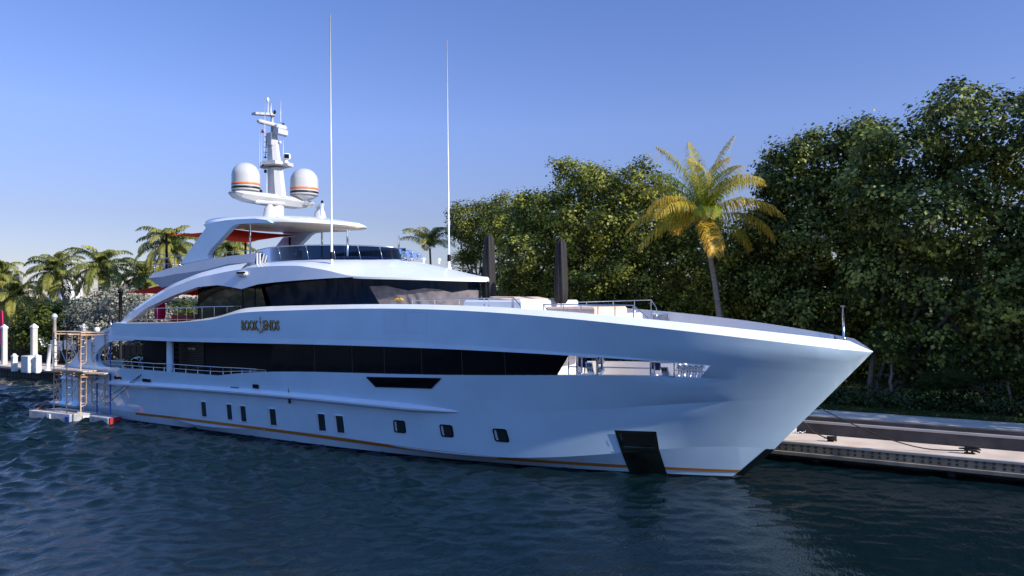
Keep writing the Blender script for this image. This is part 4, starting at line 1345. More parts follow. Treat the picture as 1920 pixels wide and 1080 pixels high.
for k, (x, y) in enumerate(((11.4, -2.1), (12.5, -2.1), (13.3, -1.2))):
    t = thing('deck_chair', ('dark dining chair at the near side of the upper deck table, toward the stern', 'dark dining chair at the near side of the upper deck table, toward the bulkhead', 'dark dining chair at the end of the upper deck table against the bulkhead')[k], 'chair', (x, y, 5.42), 'dining chairs on the upper aft deck')
    for nm, c, d in (('seat', (x, y, 5.87), (.5, .5, .08)), ('backrest', (x, y - .23, 6.15), (.5, .05, .5))):
        m_ = MB(); m_.box(c, d, bev=.02); m_.build(nm, rattan_m, t)
    for dx in (-.2, .2):
        for dy in (-.2, .2):
            m_ = MB(); m_.box((x + dx, y + dy, 5.63), (.05, .05, .42)); m_.build('leg', dark_m, t)
# cockpit: curved sofa, planters, companion stair
t = thing('cockpit_sofa', 'white curved sofa in the main-deck cockpit at the stern', 'sofa', (5.2, 0, 2.15))
m_ = MB()
arcs = [[(6.5 + r_ * math.cos(a) * .8, r_ * math.sin(a), z) for a in np.linspace(R(110), R(250), 16)] for r_, z in ((2.6, 2.2), (2.75, 2.3), (2.75, 3.5), (2.6, 3.6), (2.35, 3.5), (2.3, 2.75), (1.6, 2.75), (1.55, 2.2))]
m_.grid(arcs, True); m_.build('seat', sofa_m, t)
m_ = MB(); m_.box((5.5, -.4, 2.85), (1.0, 1.6, .08), bev=.03); m_.tube([(5.5, -.4, 2.15), (5.5, -.4, 2.85)], .1, 8); tb = m_.build('cockpit_table', white_m, None)
tag(tb, 'white pedestal table in front of the curved cockpit sofa', 'table')
def leaf_cluster(c, r, n, size, flat=.6, tone=(0, 1), zs=1.0):
    d = rng.normal(size=(n, 3)); d /= np.linalg.norm(d, axis=1)[:, None]
    p = np.array(c) + d * r * (rng.random((n, 1)) ** .4) * [1, 1, zs]
    nn = rng.normal(size=(n, 3)) + [0, 0, flat] + d * .5; nn /= np.linalg.norm(nn, axis=1)[:, None]
    a = np.cross(nn, rng.normal(size=(n, 3))); a /= np.linalg.norm(a, axis=1)[:, None]
    b = np.cross(nn, a)
    s_ = size * rng.uniform(.6, 1.25, (n, 1))
    V = np.stack([p - a * s_, p - b * s_ * .8 + nn * s_ * .15, p + a * s_, p + b * s_ * .8 + nn * s_ * .15], 1).reshape(-1, 3)
    return V, rng.uniform(*tone, n)
def leaves(name, V, tone, m_, parent):
    q = np.arange(len(V)).reshape(-1, 4)
    return np_mesh(name, V, q, m_, parent, tone)
def planter(x, y, z, label):
    t = thing('potted_plant', label, 'plant', (x, y, z), 'dark potted plants in the cockpit')
    m_ = MB(); m_.lathe([(.2, 0), (.3, .1), (.34, .6), (.28, .6)], (x, y, z), 16); m_.build('pot', dark_m, t)
    V, tn = leaf_cluster((x, y, z + 1.05), .55, 260, .1)
    leaves('foliage', V, tn * .4, fan_m, t)
p = atY(250, 655, -2.0); planter(p[0], -2.0, 2.15, 'dark leafy potted plant in the cockpit, left of the other one')
p = atY(262, 655, -1.2); planter(p[0], -1.2, 2.15, 'dark leafy potted plant in the cockpit, nearer the stair')
st_ = MB()
for k in range(9): st_.box((8.3 + k * .26, -2.6, 2.3 + k * .33), (.32, 1.0, .06))
st_.prism([(8.0, -2.05, 2.2), (8.4, -2.05, 2.2), (10.7, -2.05, 5.1), (10.3, -2.05, 5.1)], (0, -.05, 0))
st_.build('deck_stair', dark_m, Y)

# ------------------------------------------------------------------ quay and terrace on the right, quay edge on the left
LIPY, WALLY, TOPZ, LIPZ = 4.05, 6.4, 1.58, 0.95
dk = thing('concrete_dock', 'low tan concrete dock beside the bow, its face studded with bolt holes', 'dock', (50, LIPY, 0))
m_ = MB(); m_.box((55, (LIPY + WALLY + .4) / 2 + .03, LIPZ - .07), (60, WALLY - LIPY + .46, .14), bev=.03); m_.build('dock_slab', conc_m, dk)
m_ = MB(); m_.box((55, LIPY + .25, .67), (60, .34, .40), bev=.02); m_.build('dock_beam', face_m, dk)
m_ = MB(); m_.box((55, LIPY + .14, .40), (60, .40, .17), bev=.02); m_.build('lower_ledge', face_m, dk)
m_ = MB(); m_.box((55, LIPY + 1.2, -.2), (60, .3, 1.1)); m_.build('sheet_wall', wall_m, dk)
for k in range(7):
    m_ = MB(); m_.tube([(34 + 5.2 * k, LIPY + .55, -1.5), (34 + 5.2 * k, LIPY + .55, .33)], .16, 10); m_.build('dock_pile', wall_m, dk)
bo = None
for k in range(56):
    for z in (.755, .585):
        x = 37.2 + .315 * k + (.04 if k % 3 == 0 else 0)
        if not 41 < x < 54.5: continue
        if bo is None:
            m_ = MB(); m_.grid([[(41 + r_ * math.cos(a), LIPY + dy, .7 + r_ * math.sin(a)) for a in np.linspace(0, 2 * math.pi, 13)[:-1]] for r_, dy in ((.058, .08), (.058, .055), (.042, .055), (.038, .085))], False, True)
            m_.poly([(41 + .04 * math.cos(a), LIPY + .07, .7 + .04 * math.sin(a)) for a in np.linspace(0, 2 * math.pi, 13)[:-1]])
            bo = m_.build('bolt', bolt_m, dk); b0 = (41, .7)
            o = bo
        else:
            o = bo.copy(); COL.objects.link(o)
        o.parent = dk
        o.location = (x - b0[0], 0, z - b0[1])
rw = MB(); rw.box((55.2, WALLY + .15, (TOPZ + .2) / 2 + .4), (23.9, .3, TOPZ - .62), bev=.02)
tag(rw.build('retaining_wall', wall_m), 'dark concrete retaining wall behind the tan dock', 'wall')
sl_ = MB(); sl_.box((45, (WALLY - .04 + 10.35) / 2, TOPZ - .06), (90, 10.35 - WALLY + .04, .12), bev=.02)
tag(sl_.build('walkway', slab_m), kind='structure')
gr = MB(); gr.poly([(0, 10.35, TOPZ + .01), (140, 10.35, TOPZ + .01), (140, 60, TOPZ + .01), (0, 60, TOPZ + .01)])
tag(gr.build('lawn', grass_m), kind='structure')
def blades(x0, x1, y0, y1, z, n, h, m_, nm):
    p = np.stack([rng.uniform(x0, x1, n), rng.uniform(y0, y1, n), np.full(n, z)], -1)
    a = rng.uniform(0, 6.28, n); d = np.stack([np.cos(a), np.sin(a), 0 * a], -1) * .02
    t = p + np.stack([rng.normal(0, .05, n), rng.normal(0, .05, n), h * rng.uniform(.4, 1.2, n)], -1)
    V = np.stack([p - d, p + d, t + d * .3, t - d * .3], 1).reshape(-1, 3)
    return tag(leaves(nm, V, rng.random(n), m_, None), kind='stuff')
blades(40, 60, 10.3, 12.2, TOPZ, 26000, .13, hedge_m, 'grass')
# end post, chain, cleats and mooring lines
e = MB(); q = atZ(1489, 812, LIPZ)
e.prism([(q[0] - .36, WALLY - .42, LIPZ), (q[0] + .10, WALLY - .10, LIPZ), (q[0] + .10, WALLY - .10, TOPZ + .04), (q[0] + .0, WALLY - .17, TOPZ + .04)], (-.12, .22, 0))
tag(e.build('end_block', pwhite_m), 'white wedge shaped block where the dark retaining wall starts behind the bow', 'block')
e = MB()
for k in range(14):
    e.lathe([(.0, -.03), (.05, -.02), (.06, .02), (0, .05)], atZ(1494, 811.5, LIPZ) + [rng.uniform(-.3, .35), rng.uniform(-.2, .2), .03 + .05 * rng.random()], 8)
tag(e.build('chain', steel_m), 'small heap of grey chain on the dock beside the white block', 'chain')
def cleat(px, py, label, s):
    p = atZ(px, py, LIPZ)
    t = thing('dock_cleat', label, 'cleat', p, 'black cleats on the dock')
    m_ = MB(); m_.box(p + [0, 0, .03], (.34 * s, .14 * s, .06), bev=.02)
    for k in (-1, 1): m_.tube([p + [k * .08 * s, 0, .04], p + [k * .08 * s, 0, .17 * s]], .035 * s, 8)
    m_.build('base', dark_m, t)
    m_ = MB(); m_.tube([p + [-.34 * s, 0, .17 * s], p + [0, 0, .19 * s], p + [.34 * s, 0, .17 * s]], [.025 * s, .045 * s, .025 * s], 8); m_.build('horn', dark_m, t)
    return p
c1 = cleat(1557, 828, 'black dock cleat with a rope turned round it, nearest the bow', .8)
c2 = cleat(1818, 851, 'larger black dock cleat holding the long mooring rope', 1.15)
def rope(label, pts, p, s, r):
    P = [np.array(q, float) for q in pts]
    fine = []
    for i in range(len(P) - 1):
        a = P[max(i - 1, 0)]; b, c = P[i], P[i + 1]; d = P[min(i + 2, len(P) - 1)]
        for t in np.linspace(0, 1, 8, endpoint=False):
            fine.append(.5 * ((2 * b) + (-a + c) * t + (2 * a - 5 * b + 4 * c - d) * t ** 2 + (-a + 3 * b - 3 * c + d) * t ** 3))
    fine.append(P[-1])
    m_ = MB(); m_.tube(fine, r, 6)
    if p is not None:                            # turns round the cleat
        m_.tube([p + np.array([(.12 + .18 * abs(math.cos(a * .5))) * s * math.cos(a), .11 * s * math.sin(a), (.08 + .018 * a) * s]) for a in np.linspace(0, 12.5, 60)], r * 1.35, 6)
    return tag(m_.build('mooring_rope', rope_m), label, 'rope')
def at_plane(px, py, a, b):                      # sight line meets the vertical plane through a and b
    d = ray(px, py); n = np.array([-(b - a)[1], (b - a)[0], 0]); t = n.dot(a - CAM) / n.dot(d)
    return CAM + d * t
h1 = np.array([41.6, 2.6, 4.3])
rope('long black mooring rope sagging from the bow to the farther dock cleat', [h1] + [at_plane(*q, h1, c2) for q in ((1530, 761), (1595, 793.5), (1671, 824.6), (1738.6, 841.5))] + [c2 + [-.1, 0, .12]], c2, 1.15, .026)
h2 = np.array([42.0, 2.3, 3.6])
rope('short black mooring rope from the bow to the nearer dock cleat', [h2] + [at_plane(*q, h2, c1) for q in ((1503, 789), (1522, 808))] + [c1 + [-.06, 0, .1]], c1, .8, .030)

# left: quay edge, pilings, pedestals
QY = 6.45
qa = thing('quay', 'long weathered concrete quay behind the stern, ribbed dark face', 'quay', (-20, QY, 0))
m_ = MB(); m_.box((-45, QY + 1.6, .80), (95, 3.2, .22), bev=.03); m_.build('quay_cap', conc_m, qa)
m_ = MB()
for k in range(150): m_.tube([(-70 + k * .5, QY + .18, -1), (-70 + k * .5, QY + .18, .7)], .2, 6, False)
m_.box((-45, QY + .5, -.1), (95, .5, 1.6)); m_.build('sheet_pile_face', wall_m, qa)
m_ = MB(); m_.box((-45, QY + .02, .50), (95, .10, .12)); m_.build('waler', dark_m, qa)
qz = .91
def qp(px, py): return atZ(px, py, qz)
def scale_at(p): return FPX / ((p[0] - CAM[0]) * -C_ + (p[1] - CAM[1]) * S_)
for px, yb, yt, w_, lb in ((8, 687, 616, 10.6, 'tall white concrete piling with pyramid cap, at the far left edge by the red banner'), (64, 681, 615, 11.6, 'tall white concrete piling with pyramid cap, behind the white pedestals'), (157.5, 684, 615, 11, 'tall white concrete piling with pyramid cap, seen through the orange scaffold')):
    p = qp(px, yb)
    if p[1] < QY + .9: p = np.array([*atY(px, yb, QY + .9)[:2], qz])
    s = scale_at(p); w2 = w_ / s / 2 / 1.25; H = atY(px, yt, p[1])[2] - qz
    t = thing('piling', lb, 'piling', p, 'white concrete pilings on the quay')
    m_ = MB(); m_.box(p + [0, 0, H / 2 - .05], (w2 * 2, w2 * 2, H + .1), bev=.05); m_.build('shaft', pile_m, t)
    m_ = MB(); zt_ = p[2] + H
    b_ = [(p[0] + i * w2 * 1.15, p[1] + j * w2 * 1.15) for i, j in ((-1, -1), (1, -1), (1, 1), (-1, 1))]
    m_.grid([[(*q, zt_) for q in b_], [(*q, zt_ + .14) for q in b_], [(p[0] + (q[0] - p[0]) * .05, p[1] + (q[1] - p[1]) * .05, zt_ + .14 + w2 * 1.3) for q in b_]], False, True)
    m_.poly([(*q, zt_) for q in b_[::-1]]); m_.build('cap', pwhite_m, t)
for px, yb, yt, w_, lb in ((27, 696.5, 669, 11, 'white power pedestal with grey outlets, the left one'), (70, 699.5, 671, 11, 'white power pedestal with grey outlets, right of the plain cabinet')):
    p = qp(px, yb); s = scale_at(p); w2 = w_ / s / 2 / 1.3; H = (yb - yt) / s
    t = thing('power_pedestal', lb, 'pedestal', p, 'white power pedestals on the quay')
    m_ = MB(); m_.box(p + [0, 0, H / 2], (w2 * 2, w2 * 2, H), bev=.04); m_.build('body', pwhite_m, t)
    m_ = MB(); m_.box(p + [0, 0, H + .04], (w2 * 2.4, w2 * 2.4, .14), bev=.05); m_.lathe([(w2 * 1.1, 0), (w2 * .8, .12), (.05, .2)], p + [0, 0, H + .1], 14); m_.build('cap', pwhite_m, t)
    for dz, dx in ((.62, -.4), (.62, .0), (.62, .4), (.42, 0)):
        m_ = MB(); m_.box(p + [w2 * dx, -w2 - .012, H * dz], (w2 * .34, .02, H * .11)); m_.build('outlet', coam_m, t)
p = qp(52, 698.5); s = scale_at(p)
m_ = MB(); m_.box(p + [0, .3, .72], (1.15, 1.15, 1.45), bev=.05)
tag(m_.build('cabinet', pwhite_m), 'plain white box cabinet on the quay between the two pedestals', 'cabinet')
a = qp(89.5, 695); s = scale_at(a); b = a + np.array([.35, 0, 49 / s])
m_ = MB(); m_.tube([a, b], .15, 12); m_.lathe([(.3, 0), (.28, .08), (.16, .12)], a, 12)
tag(m_.build('leaning_post', pwhite_m), 'thin white post leaning slightly beside the orange scaffold', 'post')
a = qp(102.5, 686); s = scale_at(a)
t = thing('lamp_post', 'slim white lamp post with a grey globe head behind the scaffold', 'lamp post', a)
m_ = MB(); m_.tube([a, a + [0, 0, 86 / s]], [.2, .14], 12); m_.build('post', pile_m, t)
m_ = MB(); m_.lathe([(.12, 0), (.15, .08), (.18, .2), (.25, .25), (.26, .36), (.2, .5), (.1, .6), (0, .62)], a + [0, 0, 86 / s], 16); m_.build('lamp_head', coam_m, t)
# dark clipped fence behind, white boards hung on it, boats beyond
m_ = MB()
for k in range(60): m_.box((-48 + k * .9, 11.2, 1.95), (.84, .12, 2.1), bev=.02)
m_.box((-21.5, 11.3, 2.6), (54, .06, .12)); m_.box((-21.5, 11.3, 1.3), (54, .06, .12))
tag(m_.build('fence', dark_m), 'dark brown board fence running along behind the quay', 'fence')
for x0, x1, y0, y1, lb in ((95, 117, 639, 656, 'blank white board on the dark fence, left of the other board'), (120.5, 143, 638.5, 655, 'blank white board on the dark fence, seen through the scaffold')):
    a, b = atY(x0, y1, 11.0), atY(x1, y0, 11.0)
    m_ = MB(); m_.box((a + b) / 2, (b[0] - a[0], .08, b[2] - a[2]), bev=.02)
    tag(m_.build('board', pwhite_m), lb, 'board', 'white boards on the fence')
a = atY(77, 652, 11.0)
t = thing('canopy_hood', 'white rounded hood over a white box beside the second piling', 'hood', a)
m_ = MB(); m_.grid([[a + [r_ * math.cos(th), dy, r_ * math.sin(th)] for th in np.linspace(.15, math.pi / 2 + .3, 10)] for r_, dy in ((1.0, -.5), (1.05, 0), (1.0, .5))], True); m_.build('hood', pwhite_m, t)
m_ = MB(); m_.box(a + [-.2, 0, .2], (1.0, .9, .5), bev=.05); m_.build('box', pwhite_m, t)
p = atY(3, 620, 9.0)
t = thing('banner', 'bright red upright banner at the far left edge by the first piling', 'banner', (p[0], 9.0, .9))
m_ = MB(); m_.prism([(p[0] - 1.2, 9, 2.6), (p[0] - .05, 9, 2.6), (p[0] + .2, 9, 4.6), (p[0] + .05, 9, 6.0), (p[0] - 1.2, 9, 6.1)], (0, .06, 0)); m_.build('cloth', mat('banner_red', (.75, .01, .10), .7), t)
m_ = MB(); m_.tube([(p[0] + .1, 9.1, .9), (p[0] + .1, 9.1, 6.0)], .05, 8); m_.build('pole', steel_m, t)
p = atY(14, 640, 14.0)
t = thing('moored_boat', 'dark blue boat half hidden behind the left piling and red banner', 'boat', (p[0], 16, .9))
m_ = MB(); m_.prism([(p[0] - 7, 15, 2.2), (p[0] + .5, 15, 2.2), (p[0] + 2.0, 15, 4.4), (p[0] - 7, 15, 4.4)], (0, 2.5, 0)); m_.build('hull', blue_m, t)
m_ = MB(); m_.prism([(p[0] - 6, 15.4, 4.4), (p[0] + .2, 15.4, 4.4), (p[0] - .6, 15.4, 6.2), (p[0] - 6, 15.4, 6.2)], (0, 1.7, 0)); m_.build('cabin', mat('boat_navy', (.03, .04, .09), .2), t)
m_ = MB(); m_.box((p[0] - 2.5, 14.98, 3.6), (8.6, .06, .25)); m_.build('stripe', pwhite_m, t)
# pale tower of a large vessel beyond the palms
p = atY(118, 600, 40)
t = thing('control_tower', 'pale white tower with stacked platforms standing beyond the palms', 'tower', (p[0], 40, .9))
zt = lambda y: atY(118, y, 40)[2]
m_ = MB(); m_.box((p[0], 40, (zt(560) + 0) / 2), (3.0, 3, zt(560)), bev=.1); m_.build('shaft', pile_m, t)
m_ = MB(); m_.prism([(p[0] - 2.2, 39, zt(590)), (p[0] + 2.6, 39, zt(590)), (p[0] + 1.6, 39, zt(515)), (p[0] - 1.2, 39, zt(515))], (0, 3, 0)); m_.build('cabin', pwhite_m, t)
for y_, w_ in ((560, 5.6), (540, 5.0), (514, 4.8), (490, 4.6)):
    m_ = MB(); m_.box((p[0], 40, zt(y_)), (w_, 3.6, .5), bev=.1); m_.build('platform', pwhite_m, t)
m_ = MB(); m_.box((p[0] - .6, 40, zt(484)), (.9, .9, 2.4), bev=.2); m_.build('mast_top', pwhite_m, t)
# slender pale post in front of the silver bush
a = atY(226, 590, 8.5); b = atY(226, 551, 8.5)
m_ = MB(); m_.tube([(a[0], 8.5, .9), b], .14, 10); m_.lathe([(.1, 0), (.25, .08), (.2, .35), (0, .4)], b, 10)
tag(m_.build('bollard_light', dark_m), 'dark slender lamp standard in front of the silver bush', 'lamp post')

# ------------------------------------------------------------------ work raft and scaffold at the stern quarter
t = thing('work_raft', 'white work raft with blue patch floating at the stern under the scaffold', 'raft', (2.4, -4.9, 0))
rc = [(.35, -5.75), (4.2, -5.5), (5.05, -4.1), (.9, -4.15)]
m_ = MB(); m_.prism([(*q, -.25) for q in rc], (0, 0, .62)); m_.build('float', raftside_m, t)
m_ = MB(); m_.prism([(q[0] + (2.6 - q[0]) * -.01, q[1], .37) for q in rc], (0, 0, .04)); m_.build('deck', raft_m, t)
m_ = MB(); m_.box((4.02, -5.53, .12), (.36, .06, .3), rz=R(4)); m_.build('blue_patch', blue_m, t)
m_ = MB(); m_.box((2.3, -5.66, .12), (.26, .06, .4), rz=R(4)); m_.build('white_patch', pwhite_m, t)
m_ = MB(); m_.box((4.72, -4.72, .12), (.06, .5, .34), rz=R(-31)); m_.build('white_patch', pwhite_m, t)
t = thing('work_raft', 'grey work raft with a red end tucked against the hull', 'raft', (6.1, -4.4, 0))
m_ = MB(); m_.box((6.0, -4.45, .08), (1.9, .75, .5), bev=.04); m_.build('float', raftside_m, t)
m_ = MB(); m_.box((7.0, -4.45, .1), (.16, .7, .44), bev=.02); m_.build('red_end', mat('raft_red', (.35, .02, .03), .6), t)
def legat(px, Yv):
    d = ray(px, 700); q = CAM + d * (Yv - CAM[1]) / d[1]; return np.array([q[0], q[1], 0])
YO, YI = -5.35, -4.35
LA_, LB_, LC_ = legat(101, YO), legat(125, YO), legat(151.5, YO)
LD_, LE_ = legat(182, YI), legat(207, YI)
LX_ = legat(157, YI)
sc = thing('scaffold', 'orange and blue tubular scaffold tower standing on the work rafts', 'scaffold', (LB_[0], -4.9, .4))
Z0, Z1, Z2 = .42, 2.92, 5.35
def tubeset(name, segs, m__, r=.035):
    m_ = MB()
    for s_ in segs: m_.tube(s_, r, 6)
    return m_.build(name, m__, sc)
def zz_(p, z): return np.array([p[0], p[1], z])
for (O, I) in ((LA_, LX_), (LB_, LD_), (LC_, LE_)):
    for za, zb in ((Z0, Z1 - .05), (Z1, Z2)):
        u = (I - O) / np.linalg.norm(I - O)
        segs = [[zz_(O, za), zz_(O, zb)], [zz_(O, zb - .05), zz_(I, zb - .05)], [zz_(O, zb - .2), zz_(I, zb - .2)]]
        for base, sg in ((O, 1), (I, -1)):
            q = base + u * sg * .30
            segs.append([zz_(q, zb - .2), zz_(q, za + .75), zz_(q - u * sg * .05, za + .6), zz_(base, za + .5)])
            for k in range(4): segs.append([zz_(base, za + .7 + k * .42), zz_(q, za + .7 + k * .42)])
        tubeset('frame', segs, scafor_m)
        tubeset('inner_leg', [[zz_(I, za), zz_(I, zb)]], blue_m if I is not LX_ else scafor_m, .045)
for a, b in ((LA_, LB_), (LB_, LC_), (LX_, LD_), (LD_, LE_)):
    for za, zb in ((Z0 + .5, Z1 - .3), (Z1 + .5, Z2 - .2)):
        tubeset('brace', [[zz_(a, za), zz_(b, zb)], [zz_(a, zb), zz_(b, za)]], steel_m, .018)
tubeset('top_ledger', [[zz_(LA_, Z2 - .05), zz_(LC_, Z2 - .05)], [zz_(LX_, Z2 - .05), zz_(LE_, Z2 - .05)], [zz_(LA_, Z1), zz_(LC_, Z1)]], scafor_m)
for k in range(3):
    o_ = np.array([0, .33 * k + .06, 0])
    m_ = MB(); c_ = (zz_(LA_, Z1 + .08) + zz_(LC_, Z1 + .08)) / 2 + o_
    m_.box(c_ + [.1, 0, 0], (abs(LC_[0] - LA_[0]) + .5, .28, .06)); m_.build('plank', plank_m, sc)
m_ = MB(); c_ = (LC_ + LE_) / 2; m_.box(zz_(c_, Z1 - .02) + [0.1, 0, 0], (1.5, .5, .07), rz=R(15)); m_.build('plank', plank_m, sc)
for q in (LD_, LE_):
    m_ = MB(); m_.lathe([(0, -.16), (.13, -.12), (.17, 0), (.12, .14), (0, .17)], zz_(q, Z2 + .08), 12); m_.build('foam_pad', pwhite_m, sc)
rope('thin dark line from the stern railing down to the raft', [atY(265, 702, -4.45), atY(228, 728, -4.4), atY(190, 751, -4.3)], None, 1, .018)
rope('second dark line running low from the stern bulwark to the scaffold foot', [atY(262, 705, -4.45), atY(232, 733, -4.4), atY(196, 760, -4.3)], None, 1, .018)
m_ = MB(); m_.tube([(.6, -5.5, .42), (1.3, -5.2, .9), (1.7, -4.6, 1.2)], .03, 6); m_.tube([(.7, -5.4, .45), (2.4, -5.0, .5), (4.0, -4.9, .46)], .05, 6)
tag(m_.build('hose', mat('hose_rust', (.25, .10, .06), .8)), 'rust coloured hose lying along the white raft', 'hose')

# ------------------------------------------------------------------ vegetation
def crown(blobs, nc, per, size, clump, tone_bias=0.0, inside=.22, sink=0.0):
    """blobs: (centre, (rx, ry, rz)); leaf clumps on the lumpy shell of their union, fewer inside"""
    C0 = np.array([b[0] for b in blobs]); Rr = np.array([b[1] for b in blobs])
    area = (Rr.prod(1) ** (2 / 3)); cnt = np.maximum(8, (nc * area / area.sum()).astype(int))
    Vs, Ts = [], []
    for i in range(len(blobs)):
        n = cnt[i]
        d = rng.normal(size=(n, 3)); d /= np.linalg.norm(d, axis=1)[:, None]
        ph = rng.uniform(0, 6.28, 6)
        lump = 1 + .13 * np.sin(d[:, 0] * 5 + ph[0]) * np.sin(d[:, 1] * 6 + ph[1]) + .10 * np.sin(d[:, 2] * 7 + ph[2] + 4 * d[:, 0])
        rad = np.where(rng.random(n) < inside, rng.uniform(.35, .85, n), rng.uniform(.84, 1.06, n)) * lump
        P = C0[i] + d * Rr[i] * rad[:, None]
        keep = np.ones(n, bool)
        for j in range(len(blobs)):
            if j != i: keep &= (((P - C0[j]) / Rr[j]) ** 2).sum(1) > .62
        keep &= P[:, 2] > 1.0
        P, d = P[keep], d[keep]
        n = len(P)
        ct = np.clip(rng.random(n) ** 1.35 + tone_bias, 0, 1)
        k = per
        D = d / np.linalg.norm(d, axis=1)[:, None]
        up = D * 1.1 + [0, 0, .45] + rng.normal(0, .18, (n, 3))
        off = rng.normal(size=(n, k, 3)) * clump * [1, 1, .7]
        pp = P[:, None, :] + off - np.array([0, 0, sink]) * np.abs(off[:, :, :1])
        nn = up[:, None, :] + rng.normal(0, .42, (n, k, 3)); nn /= np.linalg.norm(nn, axis=2)[..., None]
        a = np.cross(nn, rng.normal(size=(n, k, 3))); a /= np.linalg.norm(a, axis=2)[..., None]
        b = np.cross(nn, a)
        s_ = size * rng.uniform(.6, 1.3, (n, k, 1))
        V = np.stack([pp - a * s_, pp - b * s_ * .82 + nn * s_ * .22, pp + a * s_, pp + b * s_ * .82 + nn * s_ * .22], 2)
        Vs.append(V.reshape(-1, 3)); Ts.append(np.clip(ct[:, None] * rng.uniform(.3, 1.25, (n, k)) + rng.normal(0, .08, (n, k)), 0, 1).ravel())
    return np.concatenate(Vs), np.concatenate(Ts)
def bumpy(blobs, n=5, k=(.38, .55)):           # boughs: smaller masses budding from each big one
    out = []
    for c, r_ in blobs:
        out.append((c, tuple(v * .86 for v in r_)))
        for _ in range(n):
            d = rng.normal(size=3); d[2] = abs(d[2]) * .8 - .15; d[1] -= .35; d /= np.linalg.norm(d)
            f = rng.uniform(*k)
            out.append((c + d * np.array(r_) * .78, tuple(v * f for v in r_)))
    return out
def blob(px, py, r, Yv, sq=(1, 1.05, .95)):
    c = atY(px, py, Yv); s = scale_at(c); rm = r / s
    return (c, (rm * sq[0], rm * sq[1], rm * sq[2]))
def trunk(mb, base, top, r0, r1, wob=.25, n=7):
    base, top = np.array(base, float), np.array(top, float)
    P = [base + (top - base) * t + np.array([rng.normal(0, wob), rng.normal(0, wob), 0]) * math.sin(t * math.pi) for t in np.linspace(0, 1, n)]
    mb.tube(P, list(np.linspace(r0, r1, n)), 8)
def tree(name, label, cat, blobs, m_, nc, per, size, clump, ground=TOPZ, group=None, tb=0.0, trunks=None, r0=.3, inside=.22):
    c = np.mean([b[0] for b in blobs], 0)
    t = thing(name, label, cat, (c[0], c[1], ground), group)
    V, tn = crown(bumpy(blobs), nc, per, size, clump, tb, inside)
    leaves('crown', V, tn, m_, t)
    mb = MB()
    bases = trunks or [(c[0], c[1])]
    for i, b in enumerate(blobs):
        bx_, by_ = bases[i % len(bases)]
        trunk(mb, (bx_ + rng.normal(0, .1), by_, ground - .1), b[0] + np.array([0, 0, -.2]), r0 * rng.uniform(.6, 1), .05)
    mb.build('trunk', bark_m, t)
    return t
G = 'dense trees behind the dock'
bl = [blob(*q, 15.0) for q in ((1700, 300, 88), (1790, 265, 92), (1895, 262, 100), (2000, 290, 130), (1640, 400, 85), (1750, 420, 120), (1880, 420, 130), (2010, 450, 140), (1650, 530, 88), (1750, 555, 110), (1870, 560, 125), (1990, 600, 130), (1720, 640, 70), (1810, 665, 80), (1900, 672, 85), (1700, 700, 40))]
cx_ = lambda px: atY(px, 700, 14.5)[0]
tree('sea_grape_tree', 'largest dark round-leaved tree filling the right edge beside the dock', 'tree', bl, grape_m, 6200, 24, .118, .30, group=G, trunks=[(cx_(1628), 14.2), (cx_(1672), 14.6), (cx_(1780), 15), (cx_(1862), 13.6), (cx_(1930), 15)], r0=.2)
bl = [blob(*q, 19.0) for q in ((1497, 318, 62), (1560, 290, 52), (1625, 275, 55), (1462, 350, 40), (1520, 390, 75), (1600, 370, 75), (1440, 440, 55), (1510, 480, 85), (1600, 480, 80), (1440, 545, 60), (1530, 580, 85), (1610, 600, 80), (1560, 670, 60))]
tree('sea_grape_tree', 'tall round-leaved tree between the coconut palm and the largest dark tree', 'tree', bl, grape_m, 4600, 24, .115, .30, group=G, r0=.25)
bl = [blob(*q, 19.0) for q in ((1078, 338, 44), (1130, 360, 48), (1195, 350, 50), (1245, 370, 42), (1010, 400, 48), (1080, 430, 70), (1180, 430, 80), (1260, 440, 55), (960, 440, 50), (1000, 500, 75), (1110, 520, 85), (1220, 530, 80), (1320, 520, 62), (1300, 440, 45), (960, 560, 50), (1380, 560, 60), (1060, 590, 60), (1180, 600, 70), (1300, 600, 60), (1390, 480, 40))]
tree('sea_grape_tree', 'broad olive round-leaved tree behind the foredeck and closed parasols', 'tree', bl, grape2_m, 6400, 24, .105, .29, group=G, tb=.05, r0=.3)
bl = [blob(*q, 24.0) for q in ((880, 412, 34), (915, 400, 34), (950, 395, 30), (862, 436, 22), (900, 445, 36), (940, 440, 36), (880, 480, 16), (985, 405, 34))]
tree('fig_tree', 'small bright yellow-green fine-leaved tree above the wheelhouse brow', 'tree', bl, fine_m, 2200, 18, .08, .26, group=G, tb=.1, r0=.2)
bl = [(np.array([x, y, z]), (r_, r_ * .9, r_)) for x, y, z, r_ in ((58, 13.6, 6, 4.2), (60, 12.6, 11, 4.0), (63, 12.0, 6.5, 4.4), (64.5, 12.0, 11.5, 4.4), (68.5, 11.6, 7, 4.5), (69, 11.8, 12, 4.4), (73.5, 11.6, 7.5, 4.6), (61, 18, 13, 4.5), (66, 17.5, 14, 4.5), (79, 11.6, 7.5, 4.6), (74, 12, 12.5, 4.4), (85, 11.8, 8.5, 4.6), (80, 12, 12.5, 4.4))]
tree('sea_grape_tree', 'round-leaved trees continuing the row beyond the right edge', 'tree', bl, grape_m, 2600, 14, .17, .42, group=G, r0=.25, inside=.3)
bl = [blob(px, 560 + 12 * math.sin(px), 85, 33.0) for px in range(900, 2300, 85)] + [blob(px, 450 + 14 * math.sin(px), 80, 33.0) for px in range(1080, 2300, 95) if not 1270 < px < 1440] + [blob(px, 640, 70, 30.0) for px in range(900, 2300, 70)] + [blob(px, 600, 60, 25.0) for px in range(1000, 2300, 75)]
